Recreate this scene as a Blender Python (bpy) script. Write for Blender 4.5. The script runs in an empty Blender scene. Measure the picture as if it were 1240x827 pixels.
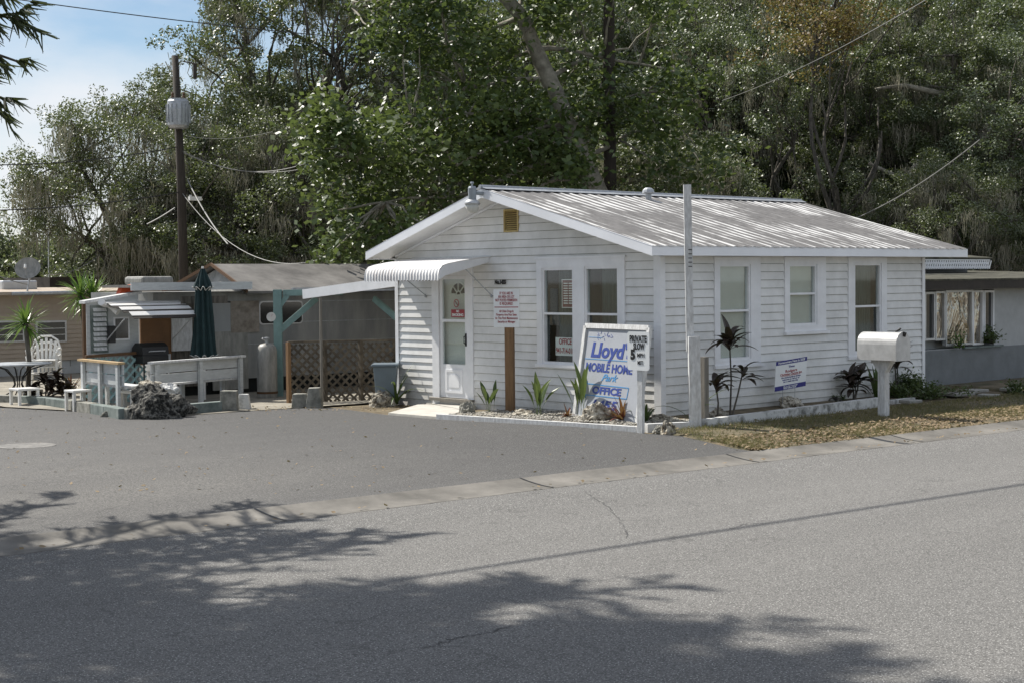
import bpy, bmesh, math, random
import numpy as np
from mathutils import Vector, Matrix, Quaternion
random.seed(7); rng = np.random.default_rng(11)
SC = bpy.context.scene
COL = SC.collection
R = math.radians

# ------------------------------------------------------------------ camera model
CAM = np.array([-16.378, -14.916, 1.961]); F = 1905.7
yaw, pit, rol = R(47.7253), R(-2.2161), R(-0.5563)
_f = np.array([math.cos(yaw)*math.cos(pit), math.sin(yaw)*math.cos(pit), math.sin(pit)])
_r = np.array([math.sin(yaw), -math.cos(yaw), 0.0]); _u = np.cross(_r, _f)
RR = _r*math.cos(rol)+_u*math.sin(rol); UU = -_r*math.sin(rol)+_u*math.cos(rol); FW = _f
def ray(u, v): return FW*F + RR*(u-620) - UU*(v-413.5)
def gz(y):                                   # height of the land: falls gently away to the back and to the street
    if y >= 0: return -0.0155*min(y, 12.0)
    return 0.016*max(y, -4.6)
def G(u, v, h=0.0):                          # where a sight line meets the land (raised by h)
    d = ray(u, v); z = 0.0
    for i in range(40):
        t = (z+h-CAM[2])/d[2]; p = CAM+d*t; z = 0.6*gz(p[1])+0.4*z
    return Vector((float(p[0]), float(p[1]), gz(float(p[1]))+h))
def WX(u, v, x=0.0): d = ray(u, v); t = (x-CAM[0])/d[0]; return Vector(CAM+d*t)
def WY(u, v, y=0.0): d = ray(u, v); t = (y-CAM[1])/d[1]; return Vector(CAM+d*t)
def D(u, v, dist): return Vector(CAM+ray(u, v)/F*dist)
def at_depth(u, dist):                       # land position under a bearing
    p = D(u, 360, dist); return Vector((p.x, p.y, gz(p.y)))

YT = 10.95          # line of the silver trailer's wall
cam = bpy.data.cameras.new('Camera'); camo = bpy.data.objects.new('Camera', cam); COL.objects.link(camo)
cam.sensor_width = 36; cam.lens = F/1240*36; cam.clip_end = 2000; cam.clip_start = 0.1
Mx = Matrix((RR, UU, -FW)).transposed().to_4x4(); Mx.translation = Vector(CAM); camo.matrix_world = Mx
SC.camera = camo

# ------------------------------------------------------------------ light
SUN = Vector((0.19, -0.91, -1.0)).normalized()          # direction the light travels
w = bpy.data.worlds.new('World'); SC.world = w; w.use_nodes = True
nt = w.node_tree; nt.nodes.clear()
def N(t, ty, **kw):
    n = t.nodes.new(ty)
    for k, v in kw.items(): setattr(n, k, v)
    return n
sky = N(nt, 'ShaderNodeTexSky', sky_type='NISHITA', sun_disc=False)
sky.sun_elevation = math.asin(-SUN.z); sky.sun_rotation = math.atan2(-SUN.x, -SUN.y)
sky.air_density = 1.0; sky.dust_density = 0.25; sky.ozone_density = 2.2
bg = N(nt, 'ShaderNodeBackground'); out = N(nt, 'ShaderNodeOutputWorld')
tc = N(nt, 'ShaderNodeTexCoord'); mp = N(nt, 'ShaderNodeMapping'); mp.inputs['Scale'].default_value = (1, 1, 2.6); mp.inputs['Location'].default_value = (0.33, 0.1, 0.12)
no = N(nt, 'ShaderNodeTexNoise'); no.inputs['Scale'].default_value = 3.1; no.inputs['Detail'].default_value = 9; no.inputs['Roughness'].default_value = 0.55
cr = N(nt, 'ShaderNodeValToRGB'); cr.color_ramp.elements[0].position = 0.38; cr.color_ramp.elements[1].position = 0.64
mx = N(nt, 'ShaderNodeMix', data_type='RGBA'); mx.inputs[7].default_value = (8.6, 8.8, 9.2, 1)
ms = N(nt, 'ShaderNodeMath', operation='MULTIPLY'); ms.inputs[1].default_value = 0.92
L = nt.links.new
L(tc.outputs['Generated'], mp.inputs[0]); L(mp.outputs[0], no.inputs[0]); L(no.outputs[0], cr.inputs[0]); L(cr.outputs[0], ms.inputs[0])
L(ms.outputs[0], mx.inputs[0]); L(sky.outputs[0], mx.inputs[6]); L(mx.outputs[2], bg.inputs[0]); bg.inputs[1].default_value = 0.070
L(bg.outputs[0], out.inputs[0])
sl = bpy.data.lights.new('Sun', 'SUN'); sl.energy = 4.9; sl.angle = R(0.53); sl.color = (1, 0.95, 0.87)
so = bpy.data.objects.new('Sun', sl); COL.objects.link(so); so.rotation_mode = 'QUATERNION'; so.rotation_quaternion = SUN.to_track_quat('-Z', 'Y'); so.location = (0, 0, 40)
SC.view_settings.view_transform = 'Standard'; SC.view_settings.look = 'None'; SC.view_settings.gamma = 1; SC.view_settings.exposure = 0.56

# ------------------------------------------------------------------ materials
def base(name):
    m = bpy.data.materials.new(name); m.use_nodes = True; t = m.node_tree
    return m, t, t.nodes['Principled BSDF'], t.nodes['Material Output']
def mixc(t, fac, a, b):
    n = t.nodes.new('ShaderNodeMix'); n.data_type = 'RGBA'
    for i, x in ((0, fac), (6, a), (7, b)):
        if hasattr(x, 'is_output') or isinstance(x, bpy.types.NodeSocket): t.links.new(x, n.inputs[i])
        elif i == 0: n.inputs[0].default_value = x
        else: n.inputs[i].default_value = (*x, 1)
    return n.outputs[2]
def noise(t, scale, detail=5, rough=0.6, sc=None, coord='Object', dist=0):
    tc = t.nodes.new('ShaderNodeTexCoord'); n = t.nodes.new('ShaderNodeTexNoise')
    n.inputs['Scale'].default_value = scale; n.inputs['Detail'].default_value = detail; n.inputs['Roughness'].default_value = rough
    n.inputs['Distortion'].default_value = dist
    if sc:
        mp = t.nodes.new('ShaderNodeMapping'); mp.inputs['Scale'].default_value = sc
        t.links.new(tc.outputs[coord], mp.inputs[0]); t.links.new(mp.outputs[0], n.inputs[0])
    else: t.links.new(tc.outputs[coord], n.inputs[0])
    return n.outputs[0]
def ramp(t, x, p0, p1, c0=(0, 0, 0), c1=(1, 1, 1)):
    n = t.nodes.new('ShaderNodeValToRGB'); e = n.color_ramp.elements
    e[0].position = p0; e[1].position = p1; e[0].color = (*c0, 1); e[1].color = (*c1, 1)
    t.links.new(x, n.inputs[0]); return n.outputs[0]
def bump(t, x, bs, strength=0.3, dist=0.01):
    b = t.nodes.new('ShaderNodeBump'); b.inputs['Strength'].default_value = strength; b.inputs['Distance'].default_value = dist
    t.links.new(x, b.inputs['Height']); t.links.new(b.outputs[0], bs.inputs['Normal'])
def M(name, col, rough=0.7, var=0.18, scale=3, col2=None, bmp=0.0, bscale=60, spec=0.4, metal=0.0, stretch=None, p=(0.35, 0.7)):
    m, t, bs, o = base(name)
    a = tuple(c*(1-var) for c in col); b = col2 or tuple(min(1, c*(1+var)) for c in col)
    f = ramp(t, noise(t, scale, 7, 0.65, stretch), *p)
    t.links.new(mixc(t, f, a, b), bs.inputs['Base Color'])
    bs.inputs['Roughness'].default_value = rough; bs.inputs['Specular IOR Level'].default_value = spec; bs.inputs['Metallic'].default_value = metal
    if bmp: bump(t, noise(t, bscale, 4), bs, bmp)
    return m
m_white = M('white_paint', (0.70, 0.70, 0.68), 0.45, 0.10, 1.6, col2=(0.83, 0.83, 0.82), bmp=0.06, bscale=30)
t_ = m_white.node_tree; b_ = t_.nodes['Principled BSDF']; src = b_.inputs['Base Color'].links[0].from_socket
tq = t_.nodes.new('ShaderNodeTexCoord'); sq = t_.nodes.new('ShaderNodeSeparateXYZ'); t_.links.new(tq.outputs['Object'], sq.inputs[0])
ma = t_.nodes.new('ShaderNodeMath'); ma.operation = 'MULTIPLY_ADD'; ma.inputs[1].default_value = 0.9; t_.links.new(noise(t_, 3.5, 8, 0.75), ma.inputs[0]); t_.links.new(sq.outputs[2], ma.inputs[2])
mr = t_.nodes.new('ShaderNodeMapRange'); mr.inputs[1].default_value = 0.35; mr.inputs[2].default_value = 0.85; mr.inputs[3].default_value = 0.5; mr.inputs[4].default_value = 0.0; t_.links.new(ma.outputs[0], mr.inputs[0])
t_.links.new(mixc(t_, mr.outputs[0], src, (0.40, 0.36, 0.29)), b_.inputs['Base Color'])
m_trim = M('trim_paint', (0.80, 0.81, 0.83), 0.4, 0.08, 3)
m_oldwhite = M('weathered_white_paint', (0.62, 0.62, 0.61), 0.6, 0.3, 9, col2=(0.70, 0.71, 0.71), bmp=0.3, bscale=40, stretch=(3, 3, 0.8))
m_sooty = M('mildewed_white_concrete', (0.24, 0.24, 0.22), 0.85, 0.3, 5, col2=(0.62, 0.62, 0.60), bmp=0.3, p=(0.33, 0.52))
m_conc = M('concrete', (0.34, 0.33, 0.30), 0.85, 0.2, 4, bmp=0.25, bscale=80)
m_slab = M('pale_concrete', (0.50, 0.48, 0.43), 0.85, 0.15, 4, bmp=0.2, bscale=80)
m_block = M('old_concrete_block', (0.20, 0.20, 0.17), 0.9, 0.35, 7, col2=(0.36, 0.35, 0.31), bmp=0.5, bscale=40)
m_tealblock = M('faded_teal_block', (0.13, 0.165, 0.155), 0.9, 0.2, 5, col2=(0.24, 0.27, 0.255), bmp=0.4, bscale=40)
m_rock = M('limestone', (0.14, 0.11, 0.075), 0.9, 0.4, 14, col2=(0.58, 0.54, 0.45), bmp=0.7, bscale=25, p=(0.38, 0.62))
m_rockd = M('dark_limestone', (0.025, 0.025, 0.022), 0.95, 0.4, 16, col2=(0.26, 0.25, 0.22), bmp=1.0, bscale=30, p=(0.45, 0.7))
m_bluegrey = M('blue_grey_bench_paint', (0.50, 0.52, 0.52), 0.6, 0.12, 6, bmp=0.2, bscale=50, stretch=(1, 1, 4))
m_teal = M('teal_paint', (0.18, 0.285, 0.275), 0.6, 0.15, 6, bmp=0.1)
m_tealpale = M('pale_teal_lattice_paint', (0.26, 0.40, 0.40), 0.6, 0.15, 6)
m_lattice = M('weathered_lattice_wood', (0.07, 0.056, 0.04), 0.85, 0.3, 8, col2=(0.16, 0.135, 0.10))
m_wood = M('treated_wood', (0.22, 0.13, 0.065), 0.75, 0.25, 4, bmp=0.3, stretch=(8, 8, 0.7), bscale=20)
m_greywood = M('grey_wood', (0.20, 0.185, 0.16), 0.85, 0.25, 4, bmp=0.3, stretch=(8, 8, 0.7), bscale=20)
m_tanwood = M('tan_wood', (0.42, 0.30, 0.16), 0.7, 0.2, 5)
m_beige = M('beige_siding', (0.40, 0.33, 0.26), 0.6, 0.08, 3)
m_ply = M('stained_plywood', (0.24, 0.20, 0.16), 0.75, 0.3, 5, col2=(0.38, 0.34, 0.29))
m_brownpanel = M('brown_panel', (0.17, 0.085, 0.035), 0.6, 0.2, 4)
m_silver = M('dull_trailer_aluminium', (0.25, 0.26, 0.26), 0.55, 0.15, 2.5, col2=(0.38, 0.375, 0.355), metal=0.15, stretch=(1, 1, 0.25), bmp=0.05)
m_alu = M('aluminium', (0.55, 0.56, 0.57), 0.4, 0.1, 5, metal=0.5)
m_galv = M('galvanised_steel', (0.40, 0.42, 0.44), 0.45, 0.2, 12, metal=0.5)
m_tank = M('old_tank_paint', (0.25, 0.25, 0.23), 0.5, 0.25, 6, col2=(0.36, 0.35, 0.32), bmp=0.1, stretch=(2, 2, 0.5))
m_dark = M('dark_interior', (0.012, 0.014, 0.013), 0.9, 0.1, 3)
m_black = M('black_metal', (0.02, 0.02, 0.02), 0.5, 0.2, 6)
m_screen = M('window_screen', (0.035, 0.045, 0.040), 0.6, 0.15, 2)
m_curtain = M('grey_green_curtain', (0.075, 0.10, 0.09), 0.9, 0.25, 5, stretch=(6, 6, 0.3))
m_shade = M('roller_shade', (0.66, 0.66, 0.62), 0.8, 0.06, 3)
m_plastic = M('white_plastic', (0.78, 0.77, 0.74), 0.35, 0.04, 4)
m_mbox = M('mailbox_paint', (0.46, 0.46, 0.45), 0.4, 0.12, 5, col2=(0.60, 0.60, 0.59), bmp=0.08)
m_fascia = M('fascia_aluminium_paint', (0.84, 0.86, 0.90), 0.35, 0.06, 1.5)
m_bin = M('blue_grey_bin_plastic', (0.15, 0.19, 0.22), 0.45, 0.1, 3)
m_umb = M('dark_green_canvas', (0.013, 0.034, 0.036), 0.8, 0.25, 7, bmp=0.2)
m_pinkwhite = M('fringe_white', (0.6, 0.6, 0.57), 0.8, 0.1, 4)
m_stucco = M('grey_stucco', (0.20, 0.212, 0.217), 0.9, 0.12, 3, bmp=0.5, bscale=90)
m_stuccopale = M('pale_stucco', (0.42, 0.43, 0.43), 0.9, 0.1, 3, bmp=0.4, bscale=90)
m_flatroof = M('mossy_flat_roof', (0.03, 0.03, 0.022), 0.9, 0.4, 4, col2=(0.13, 0.125, 0.09), bmp=0.4, bscale=20)
m_darkfascia = M('dark_fascia', (0.035, 0.028, 0.022), 0.7, 0.3, 5)
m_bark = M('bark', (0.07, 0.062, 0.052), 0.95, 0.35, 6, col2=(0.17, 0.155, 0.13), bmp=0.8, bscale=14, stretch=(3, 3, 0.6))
m_palebark = M('pale_bark', (0.22, 0.20, 0.16), 0.9, 0.3, 5, col2=(0.36, 0.34, 0.28), bmp=0.5, bscale=10)
m_pole = M('creosote_pole', (0.05, 0.042, 0.035), 0.9, 0.3, 6, bmp=0.4, stretch=(6, 6, 0.4))
m_wire = M('cable_black', (0.02, 0.02, 0.02), 0.6)
m_wirew = M('cable_pale', (0.22, 0.22, 0.21), 0.6)
m_sign = M('sign_white', (0.80, 0.82, 0.82), 0.4, 0.05, 4)
m_signgrey = M('sign_board_pale_grey', (0.33, 0.35, 0.385), 0.55, 0.06, 2.2)
m_red = M('sign_red', (0.36, 0.045, 0.055), 0.5)
m_blue = M('sign_blue', (0.03, 0.055, 0.25), 0.5, 0.1)
m_sky_blue = M('sign_light_blue', (0.07, 0.24, 0.48), 0.5, 0.1)
m_navy = M('sign_navy', (0.025, 0.025, 0.20), 0.5)
m_ink = M('sign_black', (0.015, 0.015, 0.015), 0.5)
m_ochre = M('brass_ochre', (0.30, 0.20, 0.06), 0.5)
m_orange = M('orange_plastic', (0.75, 0.13, 0.05), 0.5)
m_yellowish = M('yellowed_paint', (0.52, 0.40, 0.17), 0.6)
m_lens = M('lamp_lens', (0.60, 0.60, 0.56), 0.25, 0.05)
m_lightgrey = M('lamp_housing_grey', (0.30, 0.33, 0.36), 0.4, 0.1, 6, metal=0.3)
m_bronze = M('bronze_brown', (0.10, 0.05, 0.02), 0.6, 0.2, 6)

def glass(name, tint=(0.93, 0.96, 0.95), gl=0.12, rough=0.03, trans=0.8):
    m, t, bs, o = base(name); t.nodes.remove(bs)
    tr = t.nodes.new('ShaderNodeBsdfTransparent'); tr.inputs[0].default_value = (*tint, 1)
    g = t.nodes.new('ShaderNodeBsdfGlossy'); g.inputs['Roughness'].default_value = rough
    fr = t.nodes.new('ShaderNodeLayerWeight'); fr.inputs[0].default_value = 0.5
    pw = t.nodes.new('ShaderNodeMath'); pw.operation = 'POWER'; pw.inputs[1].default_value = 4.0; t.links.new(fr.outputs['Facing'], pw.inputs[0])
    ad = t.nodes.new('ShaderNodeMath'); ad.operation = 'MULTIPLY_ADD'; ad.inputs[1].default_value = 0.6; ad.inputs[2].default_value = gl+0.03
    t.links.new(pw.outputs[0], ad.inputs[0]); mix = t.nodes.new('ShaderNodeMixShader')
    t.links.new(ad.outputs[0], mix.inputs[0]); t.links.new(tr.outputs[0], mix.inputs[1]); t.links.new(g.outputs[0], mix.inputs[2])
    t.links.new(mix.outputs[0], o.inputs[0]); return m
m_glass = glass('window_glass', gl=0.03)
m_film, t_, b_, _ = base('wrinkled_mirror_film')
b_.inputs['Metallic'].default_value = 0.9; b_.inputs['Roughness'].default_value = 0.12; b_.inputs['Base Color'].default_value = (0.42, 0.38, 0.32, 1)
bump(t_, noise(t_, 2.2, 3, 0.5, (1.6, 1, 0.6), dist=1.5), b_, 0.8, 0.12)

def leafmat(name, c1, c2, rough=0.4, trans=0.35, spec=0.5, pale=None):
    m, t, bs, o = base(name)
    g = t.nodes.new('ShaderNodeNewGeometry'); oi = t.nodes.new('ShaderNodeObjectInfo')
    c = mixc(t, g.outputs['Random Per Island'], c1, c2)
    big = ramp(t, noise(t, 0.55, 3), 0.35, 0.7)
    c = mixc(t, big, c, tuple(x*0.85+y*0.15 for x, y in zip(c2, (0.12, 0.12, 0.03))))
    if pale: c = mixc(t, g.outputs['Backfacing'], c, pale)
    t.links.new(c, bs.inputs['Base Color']); bs.inputs['Roughness'].default_value = rough; bs.inputs['Specular IOR Level'].default_value = spec
    tl = t.nodes.new('ShaderNodeBsdfTranslucent'); hs = mixc(t, 0.4, c, (0.19, 0.23, 0.06)); t.links.new(hs, tl.inputs[0])
    mix = t.nodes.new('ShaderNodeMixShader'); mix.inputs[0].default_value = trans
    t.links.new(bs.outputs[0], mix.inputs[1]); t.links.new(tl.outputs[0], mix.inputs[2]); t.links.new(mix.outputs[0], o.inputs[0])
    return m
l_oak = leafmat('oak_leaves', (0.036, 0.058, 0.018), (0.092, 0.122, 0.042), 0.46, 0.30, 0.6, (0.13, 0.155, 0.085))
l_oakd = leafmat('dark_oak_leaves', (0.034, 0.062, 0.022), (0.105, 0.145, 0.062), 0.44, 0.30, 0.8, (0.17, 0.205, 0.125))
l_broad = leafmat('broad_green_leaves', (0.026, 0.056, 0.016), (0.08, 0.125, 0.032), 0.44, 0.34, 0.6)
l_rust = leafmat('rusty_autumn_leaves', (0.10, 0.075, 0.03), (0.22, 0.14, 0.05), 0.5, 0.35, 0.4)
l_moss = leafmat('grey_moss', (0.19, 0.18, 0.14), (0.34, 0.32, 0.26), 0.9, 0.2, 0.1)
l_needle = leafmat('dark_needles', (0.018, 0.032, 0.014), (0.05, 0.07, 0.03), 0.5, 0.2, 0.4)
l_far = leafmat('far_leaves', (0.07, 0.10, 0.05), (0.14, 0.17, 0.09), 0.5, 0.4, 0.5)
l_yucca = leafmat('yucca_leaves', (0.06, 0.15, 0.02), (0.13, 0.24, 0.04), 0.35, 0.3, 0.5)
l_bird = leafmat('paddle_leaves', (0.035, 0.075, 0.02), (0.08, 0.13, 0.035), 0.4, 0.3, 0.5)
l_ti = leafmat('dark_ti_leaves', (0.018, 0.012, 0.014), (0.05, 0.03, 0.028), 0.35, 0.15, 0.5)
l_brom = leafmat('red_bromeliad_leaves', (0.10, 0.018, 0.012), (0.20, 0.05, 0.035), 0.35, 0.3, 0.5)
l_shrub = leafmat('shrub_leaves', (0.035, 0.065, 0.02), (0.09, 0.13, 0.04), 0.4, 0.3, 0.5)
l_grass = leafmat('dry_green_grass', (0.07, 0.10, 0.035), (0.24, 0.20, 0.10), 0.7, 0.3, 0.2)
l_litter = leafmat('dead_leaves', (0.10, 0.065, 0.038), (0.34, 0.26, 0.17), 0.8, 0.15, 0.2)

def asphalt(name, c, c2, agg, big=0.35, cracks=True, patch=None):
    m, t, bs, o = base(name)
    n1 = ramp(t, noise(t, 48, 4, 0.8), 0.42, 0.55)
    n2 = ramp(t, noise(t, 80, 2, 0.6), 0.58, 0.68)
    nb = ramp(t, noise(t, big, 5, 0.6, (0.16, 1.5, 1)), 0.36, 0.68)
    if patch:
        tq = t.nodes.new('ShaderNodeTexCoord'); sq = t.nodes.new('ShaderNodeSeparateXYZ'); t.links.new(tq.outputs['Object'], sq.inputs[0]); ma = t.nodes.new('ShaderNodeMath'); ma.operation = 'MULTIPLY_ADD'; ma.inputs[1].default_value = 4.0; t.links.new(noise(t, 0.6, 6, 0.65), ma.inputs[0]); t.links.new(sq.outputs[0], ma.inputs[2])
        pf = ramp(t, ma.outputs[0], 0, 1); mr = t.nodes.new('ShaderNodeMapRange'); mr.inputs[1].default_value = -6.2; mr.inputs[2].default_value = -2.2; t.links.new(ma.outputs[0], mr.inputs[0]); c2 = mixc(t, mr.outputs[0], c2, patch); 
    col = mixc(t, nb, c if not patch else mixc(t, mr.outputs[0], tuple(x*1.15 for x in c), patch), c2); col = mixc(t, n1, tuple(x*0.66 for x in c), col)
    col2 = mixc(t, n2, col, agg)
    nst = ramp(t, noise(t, 1.7, 6, 0.7), 0.62, 0.78)
    f = t.nodes.new('ShaderNodeMath'); f.operation = 'MULTIPLY'; f.inputs[1].default_value = 0.5; t.links.new(nst, f.inputs[0])
    col3 = mixc(t, f.outputs[0], col2, tuple(x*0.6 for x in c))
    if cracks:
        tcn = t.nodes.new('ShaderNodeTexCoord'); vn = t.nodes.new('ShaderNodeTexVoronoi'); vn.feature = 'DISTANCE_TO_EDGE'; vn.inputs['Scale'].default_value = 0.27
        va = t.nodes.new('ShaderNodeVectorMath'); va.operation = 'ADD'; nn = t.nodes.new('ShaderNodeTexNoise'); nn.inputs['Scale'].default_value = 1.6; nn.inputs['Detail'].default_value = 6
        t.links.new(tcn.outputs['Object'], nn.inputs[0]); t.links.new(tcn.outputs['Object'], va.inputs[0]); t.links.new(nn.outputs[1], va.inputs[1]); t.links.new(va.outputs[0], vn.inputs[0])
        cf = ramp(t, vn.outputs['Distance'], 0.0, 0.0035, (1, 1, 1), (0, 0, 0))
        mk = ramp(t, noise(t, 0.35, 2), 0.44, 0.52)
        mm = t.nodes.new('ShaderNodeMath'); mm.operation = 'MULTIPLY'; t.links.new(cf, mm.inputs[0]); t.links.new(mk, mm.inputs[1])
        m2 = t.nodes.new('ShaderNodeMath'); m2.operation = 'MULTIPLY'; m2.inputs[1].default_value = 0.5; t.links.new(mm.outputs[0], m2.inputs[0])
        col3 = mixc(t, m2.outputs[0], col3, tuple(x*0.45 for x in c))
    t.links.new(col3, bs.inputs['Base Color']); bs.inputs['Roughness'].default_value = 0.85; bs.inputs['Specular IOR Level'].default_value = 0.35
    bump(t, noise(t, 95, 3, 0.7), bs, 0.55, 0.01)
    return m
m_road = asphalt('road_asphalt', (0.138, 0.135, 0.128), (0.192, 0.187, 0.177), (0.48, 0.47, 0.45))
m_lot = asphalt('lot_asphalt', (0.085, 0.083, 0.081), (0.165, 0.158, 0.145), (0.24, 0.235, 0.22), 0.22, patch=(0.068, 0.067, 0.066))
m_gutter = M('gutter_concrete', (0.135, 0.127, 0.112), 0.85, 0.2, 1.6, col2=(0.235, 0.22, 0.195), bmp=0.4, bscale=90)
m_soil = M('leafy_soil', (0.10, 0.075, 0.045), 0.95, 0.3, 6, col2=(0.22, 0.18, 0.11), bmp=0.5, bscale=30)
m_lawn = M('thin_lawn', (0.075, 0.075, 0.035), 0.95, 0.3, 2.5, col2=(0.20, 0.155, 0.10), bmp=0.5, bscale=40)
m_gravel = M('bed_gravel', (0.24, 0.22, 0.18), 0.9, 0.35, 30, col2=(0.45, 0.42, 0.36), bmp=0.8, bscale=60)
m_patio = M('sandy_patio', (0.24, 0.22, 0.18), 0.9, 0.25, 4, col2=(0.34, 0.31, 0.25), bmp=0.4, bscale=40)
m_pebble = M('pebbles', (0.30, 0.28, 0.24), 0.8, 0.4, 10, col2=(0.58, 0.55, 0.48))
m_cover = M('iron_cover', (0.12, 0.115, 0.11), 0.7, 0.2, 12, col2=(0.24, 0.23, 0.21), bmp=0.6, bscale=50)

# corrugated, paint-worn roof: white paint kept on the ribs, rusty mauve in the troughs
def roofmat(name, troughs, ribs, period, axis=0, thr=0.0):
    m, t, bs, o = base(name)
    tcn = t.nodes.new('ShaderNodeTexCoord'); sp = t.nodes.new('ShaderNodeSeparateXYZ'); t.links.new(tcn.outputs['Object'], sp.inputs[0])
    a = t.nodes.new('ShaderNodeMath'); a.operation = 'MULTIPLY'; a.inputs[1].default_value = 2*math.pi/period; t.links.new(sp.outputs[axis], a.inputs[0])
    s = t.nodes.new('ShaderNodeMath'); s.operation = 'COSINE'; t.links.new(a.outputs[0], s.inputs[0])
    stx = (3.5, 0.35, 0.35) if axis == 0 else (0.35, 3.5, 0.35)
    n = noise(t, 1.5, 7, 0.65, stx); n2_ = noise(t, 0.9, 4, 0.6); av = t.nodes.new('ShaderNodeMath'); av.operation = 'MULTIPLY_ADD'; av.inputs[1].default_value = 0.5; t.links.new(n, av.inputs[0]); hf = t.nodes.new('ShaderNodeMath'); hf.operation = 'MULTIPLY'; hf.inputs[1].default_value = 0.5; t.links.new(n2_, hf.inputs[0]); t.links.new(hf.outputs[0], av.inputs[2]); n = av.outputs[0]; k = t.nodes.new('ShaderNodeMath'); k.operation = 'MULTIPLY_ADD'; k.inputs[1].default_value = 11.0; k.inputs[2].default_value = -6.0+thr; t.links.new(n, k.inputs[0])
    ad = t.nodes.new('ShaderNodeMath'); ad.operation = 'ADD'; t.links.new(s.outputs[0], ad.inputs[0]); t.links.new(k.outputs[0], ad.inputs[1])
    f = ramp(t, ad.outputs[0], 0.0, 0.75)
    dirt = ramp(t, noise(t, 5, 8, 0.75), 0.42, 0.62); tr = mixc(t, dirt, troughs, tuple(x*0.62 for x in troughs))
    fle = ramp(t, noise(t, 9, 8, 0.8, (1, 0.5, 1)), 0.56, 0.64); rb = mixc(t, fle, ribs, troughs)
    t.links.new(mixc(t, f, tr, rb), bs.inputs['Base Color']); bs.inputs['Roughness'].default_value = 0.6
    return m
m_roof = roofmat('worn_painted_metal_roof', (0.17, 0.162, 0.155), (0.66, 0.655, 0.64), 0.21)
m_awn = roofmat('ribbed_awning_paint', (0.58, 0.55, 0.54), (0.74, 0.74, 0.74), 0.075, 1, 1.6)
m_shroof = M('grey_sheet_roof', (0.10, 0.094, 0.088), 0.75, 0.25, 1.6, col2=(0.20, 0.19, 0.175), bmp=0.3, bscale=20)

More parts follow.
